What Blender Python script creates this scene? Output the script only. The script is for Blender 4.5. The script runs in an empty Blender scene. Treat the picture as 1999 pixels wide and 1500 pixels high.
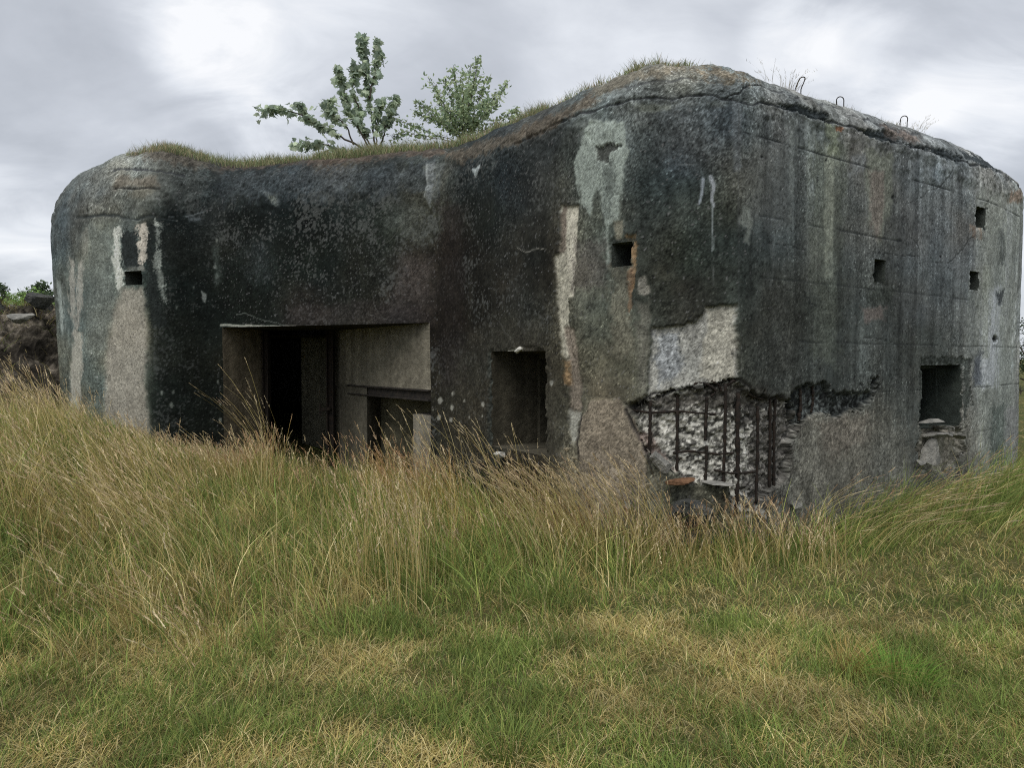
import bpy, math, random
import numpy as np
from mathutils import Vector
from mathutils.geometry import tessellate_polygon
rng = np.random.default_rng(7); random.seed(7)
sc = bpy.context.scene
col = sc.collection
R = math.radians

# ------------------------------------------------------------------ camera model (photo pixels, 1999 wide)
F = 1450.0; CX, CY = 999.5, 750.0; EYE = 1.65
TH = math.atan(50.0 / F); CT, ST = math.cos(TH), math.sin(TH)
def project(P):
    x = P[..., 0]; y = P[..., 1]; z = P[..., 2] - EYE
    d = np.maximum(y * CT - z * ST, 1e-3); u = y * ST + z * CT
    return CX + F * x / d, CY - F * u / d
def at(px, py, Y):
    a = (px - CX) / F; b = (CY - py) / F
    dy = CT + b * ST; dz = -ST + b * CT
    k = Y / dy
    return np.array([a * k, Y, EYE + dz * k])
def plan(px, Y):
    p = at(px, 700, Y); return (p[0], p[1])

# ------------------------------------------------------------------ noise
def _h(ix, iy, iz, seed):
    n = (ix.astype(np.int64) * 374761393 + iy.astype(np.int64) * 668265263 + iz.astype(np.int64) * 2147483647 + seed * 1274126177) & 0xFFFFFFFF
    n = ((n ^ (n >> 13)) * 1274126177) & 0xFFFFFFFF
    n = ((n ^ (n >> 16)) * 2246822519) & 0xFFFFFFFF
    return ((n ^ (n >> 15)) & 0xFFFFFF) / float(0xFFFFFF)
def vnoise2(x, y, seed=0):
    x = np.asarray(x, float); y = np.asarray(y, float)
    ix = np.floor(x); iy = np.floor(y); fx = x - ix; fy = y - iy
    fx = fx * fx * (3 - 2 * fx); fy = fy * fy * (3 - 2 * fy); z = np.zeros_like(ix)
    a = _h(ix, iy, z, seed); b = _h(ix + 1, iy, z, seed); c = _h(ix, iy + 1, z, seed); d = _h(ix + 1, iy + 1, z, seed)
    return (a * (1 - fx) + b * fx) * (1 - fy) + (c * (1 - fx) + d * fx) * fy
def fbm(x, y, oct=4, seed=0, gain=.5):
    s = 0; a = 1; t = 0
    x = np.asarray(x, float); y = np.asarray(y, float)
    for i in range(oct):
        s = s + a * vnoise2(x * 2 ** i + 17.3 * i, y * 2 ** i - 9.1 * i, seed + i); t += a; a *= gain
    return s / t
def sstep(a, b, x):
    t = np.clip((x - a) / (b - a), 0, 1); return t * t * (3 - 2 * t)
def lin(c):
    c = np.asarray(c, float) / 255.0
    return np.where(c <= .04045, c / 12.92, ((c + .055) / 1.055) ** 2.4)

# ------------------------------------------------------------------ mesh helpers
def new_mesh(name, V, faces, mat, parent=None, cols=None, smooth=False):
    """faces: list of (n,k) int arrays, each of one polygon size."""
    me = bpy.data.meshes.new(name)
    V = np.asarray(V, np.float32)
    faces = [np.asarray(f, np.int32) for f in faces if len(f)]
    nl = sum(f.size for f in faces); npoly = sum(len(f) for f in faces)
    me.vertices.add(len(V)); me.vertices.foreach_set('co', V.ravel())
    me.loops.add(nl); me.polygons.add(npoly)
    me.loops.foreach_set('vertex_index', np.concatenate([f.ravel() for f in faces]))
    tot = np.concatenate([np.full(len(f), f.shape[1], np.int32) for f in faces])
    st = np.concatenate([[0], np.cumsum(tot)[:-1]]).astype(np.int32)
    me.polygons.foreach_set('loop_start', st)
    me.polygons.foreach_set('use_smooth', np.full(npoly, smooth))
    me.update(calc_edges=True)
    if cols is not None:
        a = me.color_attributes.new('Col', 'FLOAT_COLOR', 'POINT')
        c = np.ones((len(V), 4), np.float32); c[:, :3] = cols
        a.data.foreach_set('color', c.ravel())
    me.materials.append(mat)
    o = bpy.data.objects.new(name, me); col.objects.link(o)
    if parent is not None:
        o.parent = parent
        o.matrix_parent_inverse = parent.matrix_world.inverted() if False else o.matrix_parent_inverse
    return o
class MB:
    """collects shapes for ONE mesh object"""
    def __init__(s): s.V = []; s.f3 = []; s.f4 = []; s.C = []; s.n = 0
    def add(s, V, f4=(), f3=(), c=None):
        V = np.asarray(V, float); s.V.append(V)
        if len(f4): s.f4.append(np.asarray(f4, int) + s.n)
        if len(f3): s.f3.append(np.asarray(f3, int) + s.n)
        if c is not None: s.C.append(np.broadcast_to(np.asarray(c, float), V.shape))
        s.n += len(V)
    def build(s, name, mat, parent=None, smooth=False):
        fs = []
        if s.f4: fs.append(np.concatenate(s.f4))
        if s.f3: fs.append(np.concatenate(s.f3))
        return new_mesh(name, np.concatenate(s.V), fs, mat, parent, np.concatenate(s.C) if s.C else None, smooth)
def tube(mb, pts, r, n=6, c=None, jitter=0):
    pts = np.asarray(pts, float); m = len(pts)
    r = np.broadcast_to(np.asarray(r, float), (m,)).copy()
    if jitter: r *= 1 + jitter * (rng.random(m) - .5)
    T = np.gradient(pts, axis=0); T /= np.linalg.norm(T, axis=1)[:, None] + 1e-9
    ref = np.array([.31, .17, .93]) if abs(T[:, 2]).mean() < .8 else np.array([.95, .2, .1])
    A = np.cross(T, ref); A /= np.linalg.norm(A, axis=1)[:, None]; B = np.cross(T, A)
    th = np.arange(n) * 2 * math.pi / n
    V = (pts[:, None] + r[:, None, None] * (A[:, None] * np.cos(th)[None, :, None] + B[:, None] * np.sin(th)[None, :, None])).reshape(-1, 3)
    i = np.arange(m - 1)[:, None] * n; j = np.arange(n)[None]; jn = (j + 1) % n
    f = np.stack([i + j, i + jn, i + n + jn, i + n + j], -1).reshape(-1, 4)
    V = np.vstack([V, pts[:1], pts[-1:]]); k = m * n
    f3 = [[k, (q + 1) % n, q] for q in range(n)] + [[k + 1, (m - 1) * n + q, (m - 1) * n + (q + 1) % n] for q in range(n)]
    mb.add(V, f, f3, c)
def smooth_pts(pts, n=24):
    """Catmull-Rom through points"""
    P = np.asarray(pts, float); P = np.vstack([2 * P[0] - P[1], P, 2 * P[-1] - P[-2]])
    out = []
    for i in range(1, len(P) - 2):
        m = max(2, n // (len(P) - 3))
        for t in np.linspace(0, 1, m, endpoint=False):
            a, b, c, d = P[i - 1], P[i], P[i + 1], P[i + 2]
            out.append(.5 * ((2 * b) + (c - a) * t + (2 * a - 5 * b + 4 * c - d) * t * t + (3 * b - a - 3 * c + d) * t ** 3))
    out.append(P[-2]); return np.array(out)
def thing(name, label, cat, loc=(0, 0, 0), group=None):
    o = bpy.data.objects.new(name, None); col.objects.link(o); o.location = loc
    o.empty_display_size = .2
    return tag(o, label, cat, group)
def tag(o, label=None, cat=None, group=None, kind=None):
    if label: o['label'] = label
    if cat: o['category'] = cat
    if group: o['group'] = group
    if kind: o['kind'] = kind
    return o
def stone(size, seed, flat=1.0, n=2):
    """an irregular broken lump: a block cut by random planes, with a rough skin"""
    g = np.random.default_rng(seed)
    N = 16; V = []; idx = {}; f4 = []
    def vid(p):
        k = tuple(np.round(p, 4))
        if k not in idx: idx[k] = len(V); V.append(p)
        return idx[k]
    ls = np.linspace(-1, 1, N)
    for ax in range(3):
        for sg in (-1, 1):
            for i in range(N - 1):
                for j in range(N - 1):
                    q = []
                    for a, b in ((i, j), (i + 1, j), (i + 1, j + 1), (i, j + 1)):
                        p = np.zeros(3); p[ax] = sg; p[(ax + 1) % 3] = ls[a]; p[(ax + 2) % 3] = ls[b]
                        q.append(vid(p))
                    f4.append(q if sg > 0 else q[::-1])
    V = np.array(V)
    for k in range(14):
        nrm = g.normal(size=3) * [1, 1, .7]; nrm /= np.linalg.norm(nrm); d = .62 + .42 * g.random()
        t = V @ nrm - d; V = V - np.where(t > 0, t, 0)[:, None] * nrm
    V = V * (1 + .16 * (fbm(V[:, 0] * 2.6 + seed, V[:, 1] * 2.6 + V[:, 2] * 1.9, 4, seed) - .5) + .10 * (fbm(V[:, 0] * 9 + seed, V[:, 1] * 9 + V[:, 2] * 8, 3, seed + 5) - .5))[:, None]
    V = V * np.asarray(size) * np.array([1, 1, flat])
    return V, np.array(f4)

# ------------------------------------------------------------------ materials
def mat_new(name):
    m = bpy.data.materials.new(name); m.use_nodes = True
    nt = m.node_tree; b = nt.nodes['Principled BSDF']
    return m, nt, b
def N_(nt, t, **kw):
    n = nt.nodes.new(t)
    for k, v in kw.items(): setattr(n, k, v)
    return n
def mat_attr(name, rough=.95, nscale=90., namt=.35, bump=.5, bdist=.01, spec=.15, bscale=120., trans=0., obj_scale=True):
    """base colour from the surface's own stain map, broken up by fine grain"""
    m, nt, b = mat_new(name); L = nt.links.new
    at_ = N_(nt, 'ShaderNodeAttribute', attribute_name='Col')
    tc = N_(nt, 'ShaderNodeTexCoord')
    b.inputs['Roughness'].default_value = rough; b.inputs['Specular IOR Level'].default_value = spec
    if namt > 0:
        no = N_(nt, 'ShaderNodeTexNoise'); no.inputs['Scale'].default_value = nscale; no.inputs['Detail'].default_value = 3
        L(tc.outputs['Object'], no.inputs['Vector'])
        mr = N_(nt, 'ShaderNodeMapRange'); mr.inputs['From Min'].default_value = .3; mr.inputs['From Max'].default_value = .7
        mr.inputs['To Min'].default_value = 1 - namt; mr.inputs['To Max'].default_value = 1 + namt
        L(no.outputs['Fac'], mr.inputs['Value'])
        mx = N_(nt, 'ShaderNodeVectorMath', operation='SCALE')
        L(at_.outputs['Color'], mx.inputs[0]); L(mr.outputs['Result'], mx.inputs['Scale'])
        L(mx.outputs['Vector'], b.inputs['Base Color'])
    else:
        L(at_.outputs['Color'], b.inputs['Base Color'])
    if bump > 0:
        n2 = N_(nt, 'ShaderNodeTexNoise'); n2.inputs['Scale'].default_value = bscale; n2.inputs['Detail'].default_value = 4
        L(tc.outputs['Object'], n2.inputs['Vector'])
        bp = N_(nt, 'ShaderNodeBump'); bp.inputs['Strength'].default_value = bump; bp.inputs['Distance'].default_value = bdist
        L(n2.outputs['Fac'], bp.inputs['Height']); L(bp.outputs['Normal'], b.inputs['Normal'])
    if trans > 0:
        tr = N_(nt, 'ShaderNodeBsdfTranslucent'); L(at_.outputs['Color'], tr.inputs['Color'])
        ms = N_(nt, 'ShaderNodeMixShader'); ms.inputs[0].default_value = trans
        out = nt.nodes['Material Output']
        L(b.outputs[0], ms.inputs[1]); L(tr.outputs[0], ms.inputs[2]); L(ms.outputs[0], out.inputs['Surface'])
    return m
def mat_noise(name, c1, c2, scale=8., rough=.9, bump=.4, bdist=.01, metal=0., spec=.2, c3=None):
    m, nt, b = mat_new(name); L = nt.links.new
    tc = N_(nt, 'ShaderNodeTexCoord')
    no = N_(nt, 'ShaderNodeTexNoise'); no.inputs['Scale'].default_value = scale; no.inputs['Detail'].default_value = 6; no.inputs['Roughness'].default_value = .65
    L(tc.outputs['Object'], no.inputs['Vector'])
    cr = N_(nt, 'ShaderNodeValToRGB'); e = cr.color_ramp.elements
    e[0].position = .35; e[0].color = (*c1, 1); e[1].position = .66; e[1].color = (*c2, 1)
    if c3: k = cr.color_ramp.elements.new(.5); k.color = (*c3, 1)
    L(no.outputs['Fac'], cr.inputs['Fac']); L(cr.outputs['Color'], b.inputs['Base Color'])
    b.inputs['Roughness'].default_value = rough; b.inputs['Metallic'].default_value = metal; b.inputs['Specular IOR Level'].default_value = spec
    if bump:
        n2 = N_(nt, 'ShaderNodeTexNoise'); n2.inputs['Scale'].default_value = scale * 5; n2.inputs['Detail'].default_value = 5
        L(tc.outputs['Object'], n2.inputs['Vector'])
        bp = N_(nt, 'ShaderNodeBump'); bp.inputs['Strength'].default_value = bump; bp.inputs['Distance'].default_value = bdist
        L(n2.outputs['Fac'], bp.inputs['Height']); L(bp.outputs['Normal'], b.inputs['Normal'])
    return m
M_wall = mat_attr('weathered_concrete', .95, 160., .40, .35, .008, .12, 140.)
M_inner = mat_attr('recess_concrete', .95, 60., .25, .6, .012, .12, 90.)
M_rust = mat_noise('rusted_iron', (.008, .007, .006), (.028, .018, .012), 30, .85, .6, .004, 0, .3)
M_steel = mat_noise('dark_steel', (.012, .011, .010), (.035, .028, .022), 14, .8, .5, .004, 0, .3)
M_frag = mat_noise('broken_concrete', (.12, .12, .11), (.30, .29, .26), 9, .95, .7, .015)
M_dark = mat_noise('dark_broken_concrete', (.03, .033, .033), (.11, .11, .10), 6, .95, .8, .03)
M_pale = mat_noise('pale_stone', (.35, .35, .32), (.6, .58, .52), 14, .95, .6, .01)
M_brick = mat_noise('orange_brick', (.09, .048, .026), (.18, .10, .055), 22, .95, .6, .006)
M_grass = mat_attr('grass_blades', .75, 1, 0, 0, trans=.25, spec=.2)
M_leaf = mat_attr('sapling_leaves', .6, 1, 0, 0, trans=.45, spec=.3)
M_bark = mat_noise('bark', (.035, .03, .024), (.10, .085, .065), 25, .95, .7, .006)
M_heap = mat_attr('rubble_earth', .97, 14., .45, .9, .05, .1, 18.)

# ------------------------------------------------------------------ bunker plan
CP = [  # x, y, fillet radius, shoulder z, roof z, shoulder depth
    (*(-8.6, 15.0), .5, 3.6, 4.75, 1.0),
    (*plan(103, 11.3), .35, 3.50, 4.72, 1.05),
    (*plan(160, 10.5), .45, 3.50, 4.72, 1.0),
    (*plan(300, 10.0), .60, 3.52, 4.70, .95),
    (*plan(428, 10.5), .30, 3.58, 4.55, .9),
    (*plan(852, 9.1), .22, 3.66, 4.40, .8),
    (*plan(1092, 7.1), .05, 3.78, 4.34, .85),
    (*plan(1244, 6.45), .03, 3.86, 4.42, .92),
    (*plan(1441, 6.4), .03, 3.86, 4.38, .95),
    (*plan(1925, 9.2), .10, 3.84, 4.42, .85),
    (*plan(1992, 10.35), .30, 3.80, 4.40, .85),
    (8.4, 14.5, .4, 3.8, 4.4, .9),
    (4.0, 19.0, .5, 3.8, 4.5, .9),
    (-6.0, 19.5, .5, 3.7, 4.6, .9),
]
def build_plan():
    pts = []; vals = []; n = len(CP)
    for i in range(n):
        p0 = np.array(CP[i - 1][:2]); p1 = np.array(CP[i][:2]); p2 = np.array(CP[(i + 1) % n][:2])
        a = (p0 - p1); b = (p2 - p1); la = np.linalg.norm(a); lb = np.linalg.norm(b); a /= la; b /= lb
        ang = math.acos(np.clip(a @ b, -1, 1)); r = CP[i][2]
        t = min(r / math.tan(ang / 2), .45 * la, .45 * lb)
        q0 = p1 + a * t; q1 = p1 + b * t
        for k in np.linspace(0, 1, 9):
            pts.append((1 - k) ** 2 * q0 + 2 * k * (1 - k) * p1 + k * k * q1); vals.append(CP[i][3:6])
    return np.array(pts), np.array(vals)
PP, PVL = build_plan()
PP = np.vstack([PP, PP[:1]]); PVL = np.vstack([PVL, PVL[:1]])
SEG = np.concatenate([[0], np.cumsum(np.linalg.norm(np.diff(PP, axis=0), axis=1))])
def s_of(i, k=4): return SEG[i * 9 + k]
S_L = s_of(1) - 1.2; S_R = s_of(10) + 1.0; TOTAL = SEG[-1]
DS = .0125
Sc = np.concatenate([np.arange(0, S_L, .15), np.arange(S_L, S_R, DS), np.arange(S_R, TOTAL - .05, .2)])
NC = len(Sc)
Pxy = np.stack([np.interp(Sc, SEG, PP[:, k]) for k in (0, 1)], 1)
prof = np.stack([np.interp(Sc, SEG, PVL[:, k]) for k in range(3)], 1)
def cyc_smooth(A, sig):
    """gaussian smoothing along the closed perimeter (resampled evenly)"""
    g = np.arange(0, TOTAL, .02); B = np.stack([np.interp(g, Sc, A[:, k], period=TOTAL) for k in range(A.shape[1])], 1)
    w = int(3 * sig / .02); k = np.exp(-.5 * (np.arange(-w, w + 1) * .02 / sig) ** 2); k /= k.sum()
    E = np.vstack([B[-w:], B, B[:w]])
    O = np.stack([np.convolve(E[:, j], k, 'valid') for j in range(A.shape[1])], 1)
    return np.stack([np.interp(Sc, g, O[:, j], period=TOTAL) for j in range(A.shape[1])], 1)
Tn = np.stack([np.interp(Sc + .004, SEG, PP[:, k], period=TOTAL) - np.interp(Sc - .004, SEG, PP[:, k], period=TOTAL) for k in (0, 1)], 1)
Tn /= np.linalg.norm(Tn, axis=1)[:, None]
Nr = np.stack([Tn[:, 1], -Tn[:, 0]], 1)                     # outward
Ns = cyc_smooth(Nr, .42); Ns /= np.linalg.norm(Ns, axis=1)[:, None]
Nf = cyc_smooth(Nr, .05); Nf /= np.linalg.norm(Nf, axis=1)[:, None]
prof = cyc_smooth(prof, .35)
ZB = -.45; ZV = 3.42
zr = np.arange(ZB, ZV, .0125); NV = len(zr); NK = 132; NR_ = NV + NK
X3 = np.zeros((NR_, NC, 3)); OUT = np.zeros((NR_, NC, 3))
X3[:NV, :, 0] = Pxy[None, :, 0]; X3[:NV, :, 1] = Pxy[None, :, 1]; X3[:NV, :, 2] = zr[:, None]
OUT[:NV, :, :2] = Nf[None]
zs, zt, dep = prof[:, 0], prof[:, 1], prof[:, 2]
for k in range(NK):
    f = k / (NK - 1)
    if f < .24:
        g = f / .24; X3[NV + k, :, :2] = Pxy; X3[NV + k, :, 2] = ZV + (zs - ZV) * g; OUT[NV + k, :, :2] = Nf
    else:
        a = (f - .24) / .76 * math.pi / 2
        ca, sa = math.cos(a) ** .95, math.sin(a) ** .95
        X3[NV + k, :, :2] = Pxy - Ns * (dep * (1 - ca))[:, None]; X3[NV + k, :, 2] = zs + (zt - zs) * sa
        OUT[NV + k, :, :2] = Ns * math.cos(a); OUT[NV + k, :, 2] = math.sin(a)
# the left end leans outward a little towards its top
wl = sstep(s_of(3) + .6, s_of(2) - .3, Sc) * sstep(S_L - 2, S_L, Sc)
bat = .13 * (1 - np.clip(X3[..., 2] / 3.5, 0, 1)) * wl[None]
X3[..., :2] -= Nf[None] * bat[..., None]
U, Vp = project(X3)                                          # drawing coordinates of the outer face (elevation lay-out)
vis = (Sc > S_L) & (Sc < S_R)
SS = np.broadcast_to(Sc[None], U.shape); ZZ = X3[..., 2]

def s_at_px(px):
    """distance along the wall where the elevation lay-out has column px"""
    u = U[int((1.65 - ZB) / .0125)]; k = np.where(vis)[0]
    kk = k[np.argmin(abs(u[k] - px))]; return kk
def z_at(py, c): 
    y = Pxy[c, 1]; return at(0, py, y)[2]

# ------------------------------------------------------------------ stains, damage and some painted shade of the wall
KW = .72     # how much of the light a vertical wall gives back, used to turn tones into base colours
def A_(c): return np.clip(lin(c) / KW, .004, .75)
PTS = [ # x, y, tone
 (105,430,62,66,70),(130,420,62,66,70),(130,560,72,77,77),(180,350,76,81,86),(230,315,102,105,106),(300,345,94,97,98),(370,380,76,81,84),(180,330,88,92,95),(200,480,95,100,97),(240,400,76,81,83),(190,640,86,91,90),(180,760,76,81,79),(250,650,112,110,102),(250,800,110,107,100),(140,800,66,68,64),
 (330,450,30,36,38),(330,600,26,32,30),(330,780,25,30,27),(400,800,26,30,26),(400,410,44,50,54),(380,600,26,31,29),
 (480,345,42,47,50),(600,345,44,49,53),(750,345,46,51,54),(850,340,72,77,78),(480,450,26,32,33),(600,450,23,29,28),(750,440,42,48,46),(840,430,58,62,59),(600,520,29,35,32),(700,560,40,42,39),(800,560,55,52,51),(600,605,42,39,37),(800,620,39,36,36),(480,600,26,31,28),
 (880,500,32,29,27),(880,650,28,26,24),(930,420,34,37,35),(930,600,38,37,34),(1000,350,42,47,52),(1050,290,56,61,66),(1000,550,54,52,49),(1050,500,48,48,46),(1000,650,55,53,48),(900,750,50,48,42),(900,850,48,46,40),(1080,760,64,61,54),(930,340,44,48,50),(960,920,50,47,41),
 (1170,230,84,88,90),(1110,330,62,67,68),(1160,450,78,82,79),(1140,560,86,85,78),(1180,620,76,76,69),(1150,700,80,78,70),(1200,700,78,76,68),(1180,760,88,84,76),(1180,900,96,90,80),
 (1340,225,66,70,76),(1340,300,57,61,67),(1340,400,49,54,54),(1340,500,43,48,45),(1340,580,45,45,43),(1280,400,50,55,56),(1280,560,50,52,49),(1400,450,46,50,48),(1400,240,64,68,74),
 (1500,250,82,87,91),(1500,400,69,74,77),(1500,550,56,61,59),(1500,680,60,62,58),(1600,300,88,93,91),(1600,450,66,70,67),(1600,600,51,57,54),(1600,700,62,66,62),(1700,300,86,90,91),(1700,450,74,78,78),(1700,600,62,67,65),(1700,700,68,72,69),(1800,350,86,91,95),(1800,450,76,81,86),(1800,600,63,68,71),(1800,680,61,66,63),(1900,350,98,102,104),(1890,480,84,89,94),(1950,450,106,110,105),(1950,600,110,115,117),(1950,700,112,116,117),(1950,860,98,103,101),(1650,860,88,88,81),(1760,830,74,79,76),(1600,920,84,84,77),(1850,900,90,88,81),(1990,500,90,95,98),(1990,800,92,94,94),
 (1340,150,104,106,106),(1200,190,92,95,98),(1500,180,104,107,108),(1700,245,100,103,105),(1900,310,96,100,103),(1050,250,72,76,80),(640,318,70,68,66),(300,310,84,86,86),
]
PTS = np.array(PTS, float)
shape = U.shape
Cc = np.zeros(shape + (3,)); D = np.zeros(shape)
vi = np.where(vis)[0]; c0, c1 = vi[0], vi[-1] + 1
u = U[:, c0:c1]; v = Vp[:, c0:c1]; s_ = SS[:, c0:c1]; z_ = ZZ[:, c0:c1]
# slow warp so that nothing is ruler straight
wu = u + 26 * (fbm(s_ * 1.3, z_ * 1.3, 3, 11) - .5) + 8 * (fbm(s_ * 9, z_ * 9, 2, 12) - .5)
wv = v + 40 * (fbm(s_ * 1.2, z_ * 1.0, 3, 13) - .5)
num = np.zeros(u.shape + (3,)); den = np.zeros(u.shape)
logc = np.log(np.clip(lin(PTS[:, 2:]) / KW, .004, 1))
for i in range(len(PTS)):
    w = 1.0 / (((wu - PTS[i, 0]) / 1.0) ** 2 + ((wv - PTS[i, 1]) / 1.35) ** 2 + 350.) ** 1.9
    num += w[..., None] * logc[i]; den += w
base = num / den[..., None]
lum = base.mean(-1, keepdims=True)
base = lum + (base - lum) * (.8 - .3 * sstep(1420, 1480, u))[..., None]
# mottling: lichens, damp, run-off streaks
m1 = fbm(s_ * 2.2, z_ * 1.6, 4, 21) - .5
m2 = fbm(s_ * 9, z_ * 8, 4, 22) - .5
m3 = fbm(s_ * 38, z_ * 34, 3, 23) - .5
st1 = fbm(s_ * 7, z_ * .45, 3, 24) - .5
st2 = fbm(s_ * 24, z_ * 1.1, 3, 25) - .5
rightw = sstep(1400, 1560, u)
base += (.60 * m1 + (.95 - .25 * rightw) * m2 + (.85 - .40 * rightw) * m3 + (.35 + .55 * rightw) * st1 + (.25 + .15 * rightw) * st2)[..., None]
hue = fbm(s_ * 1.7, z_ * 1.9, 3, 26) - .5
base += hue[..., None] * np.array([.34, .02, -.26]) * (1 - .45 * rightw)[..., None]
grain = rng.random(u.shape)
gv = sstep(.32, .68, fbm(s_ * 1.9, z_ * 1.5, 3, 27))         # some places are coarser than others
base += ((.40 + .75 * gv) * (1 - .25 * rightw) * (grain - .5) + .8 * (rng.random(u.shape) > .990 - .012 * gv) - .9 * (rng.random(u.shape) > .975 - .02 * gv))[..., None]
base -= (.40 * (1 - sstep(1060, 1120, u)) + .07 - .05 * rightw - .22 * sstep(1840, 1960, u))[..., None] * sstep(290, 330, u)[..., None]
# run-off below the cornice of the right part
ro = sstep(.52, .74, fbm(s_ * 8, z_ * .22 + 3, 3, 28)) * sstep(1.2, 3.4, z_) * rightw; base += (.42 * ro)[..., None]
rd = sstep(.56, .76, fbm(s_ * 11, z_ * .25 + 8, 3, 29)) * rightw; base -= (.22 * rd)[..., None]
base[..., 2] -= .10 - .07 * rightw; base[..., 0] += .0; base[..., 1] += .01
base = -3.0 + 1.13 * (base + 3.0) - .05
Ab = np.exp(base)
Dd = .030 * (fbm(s_ * .9, z_ * .9, 3, 31) - .5) + .012 * (fbm(s_ * 6, z_ * 6, 3, 32) - .5) + .004 * (fbm(s_ * 45, z_ * 45, 2, 33) - .5)
topf = sstep(3.45, 3.85, z_)                                 # the top is rougher, eroded
Dd += topf * (.05 * (fbm(s_ * 5, z_ * 9, 4, 34) - .5) + .022 * (fbm(s_ * 22, z_ * 22, 2, 35) - .5))

def sdpoly(P, bb=60):
    """signed distance (negative inside) to a polygon in lay-out pixels; evaluated near it only"""
    P = np.asarray(P, float)
    x0, y0 = P.min(0) - bb; x1, y1 = P.max(0) + bb
    m = (u > x0) & (u < x1) & (v > y0) & (v < y1)
    x = u[m]; y = v[m]; d = np.full(x.shape, 1e9); ins = np.zeros(x.shape, bool)
    for i in range(len(P)):
        a = P[i]; b = P[(i + 1) % len(P)]; e = b - a
        t = np.clip(((x - a[0]) * e[0] + (y - a[1]) * e[1]) / (e @ e + 1e-9), 0, 1)
        d = np.minimum(d, (x - a[0] - t * e[0]) ** 2 + (y - a[1] - t * e[1]) ** 2)
        cr = (a[1] > y) != (b[1] > y)
        ins ^= cr & (x < (b[0] - a[0]) * (y - a[1]) / (b[1] - a[1] + 1e-12) + a[0])
    d = np.sqrt(d); return m, np.where(ins, -d, d)
def patch(P, tone=None, soft=5., rag=8., op=.9, depth=0., keep=.45, seed=0, streak=0.):
    """a stain or painted shade (tone) or a scab broken out of the face (depth, metres inward) with a ragged outline"""
    m, d = sdpoly(P)
    ss, zz = s_[m], z_[m]
    d = d + rag * 2 * (fbm(ss * 14 + seed, zz * 11, 4, 40 + seed) - .5) + rag * .8 * (fbm(ss * 50, zz * 50, 2, 41) - .5)
    if streak: d = d + streak * 2 * (fbm(ss * 22, zz * .8, 3, 42 + seed) - .5)
    d = d + .75 * rag * (grain[m] - .5) + 1.2 * rag * np.clip(m2[m], -.3, .3)
    k = 1 - sstep(-soft, soft, d)
    if tone is not None:
        o = (k * op)[:, None]
        tgt = A_(tone) * np.exp(keep * 2 * (m2[m] * .8 + m3[m]) + (.35 + keep) * (grain[m] - .5) - .7 * (grain[m] < .035))[:, None]
        Ab[m] = np.exp(np.log(Ab[m]) * (1 - o) + np.log(tgt) * o)
    if depth:
        kk = 1 - sstep(-max(soft * .6, 2.), max(soft * .6, 2.), d)
        Dd[m] -= kk * depth
    return m, k
def line(P, w, tone=None, op=.9, depth=0., rag=3., seed=0):
    P = np.asarray(P, float)
    x0, y0 = P.min(0) - 20 - w; x1, y1 = P.max(0) + 20 + w
    m = (u > x0) & (u < x1) & (v > y0) & (v < y1)
    x = u[m]; y = v[m] + rag * 2 * (fbm(s_[m] * 7, z_[m] * 7, 3, 50 + seed) - .5); x = x + rag * (fbm(s_[m] * 9, z_[m] * 9, 3, 51 + seed) - .5)
    d = np.full(x.shape, 1e9)
    for i in range(len(P) - 1):
        a, b = P[i], P[i + 1]; e = b - a
        t = np.clip(((x - a[0]) * e[0] + (y - a[1]) * e[1]) / (e @ e + 1e-9), 0, 1)
        d = np.minimum(d, np.hypot(x - a[0] - t * e[0], y - a[1] - t * e[1]))
    ww = w * (.55 + .9 * fbm(s_[m] * 6, z_[m] * 6, 2, 52 + seed))
    k = 1 - sstep(ww * .4, ww * 1.1, d)
    if tone is not None:
        o = (k * op)[:, None]; Ab[m] = np.exp(np.log(Ab[m]) * (1 - o) + np.log(A_(tone)) * o)
    if depth: Dd[m] -= k * depth
def spot(x, y, r, tone, op=.9, ry=None, depth=0):
    ry = ry or r; a = np.linspace(0, 2 * math.pi, 9)[:-1]
    patch(np.stack([x + r * np.cos(a), y + ry * np.sin(a)], 1), tone, 1.5, 2.0, op, depth, .3, int(x) % 97)

# lichen specks over the dark parts
sp = fbm(s_ * 38, z_ * 36, 4, 61); lowsp = fbm(s_ * 2.2, z_ * 2.4, 3, 62)
kk = sstep(.60, .72, sp + .75 * (lowsp - .56)) * (u > 300) * (u < 1100)
Ab[:] = Ab * (1 - (.42 * kk)[..., None]) + (.42 * kk)[..., None] * np.array([.13, .137, .13])
sp2 = fbm(s_ * 60, z_ * 60, 2, 63); kk = sstep(.80, .86, sp2)
Ab[:] = Ab * (1 - (.5 * kk)[..., None]) + (.5 * kk)[..., None] * .22
pit = sstep(.74, .84, fbm(s_ * 34, z_ * 34, 2, 64)) ; Dd -= (.005 - .003 * rightw) * pit
sp3 = fbm(s_ * 42, z_ * 36, 3, 65); kk = sstep(.60, .70, sp3 + .3 * (fbm(s_ * 3, z_ * 2, 2, 66) - .5)) * (u > 1080)
Ab *= (1 - .40 * kk)[..., None]

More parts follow.
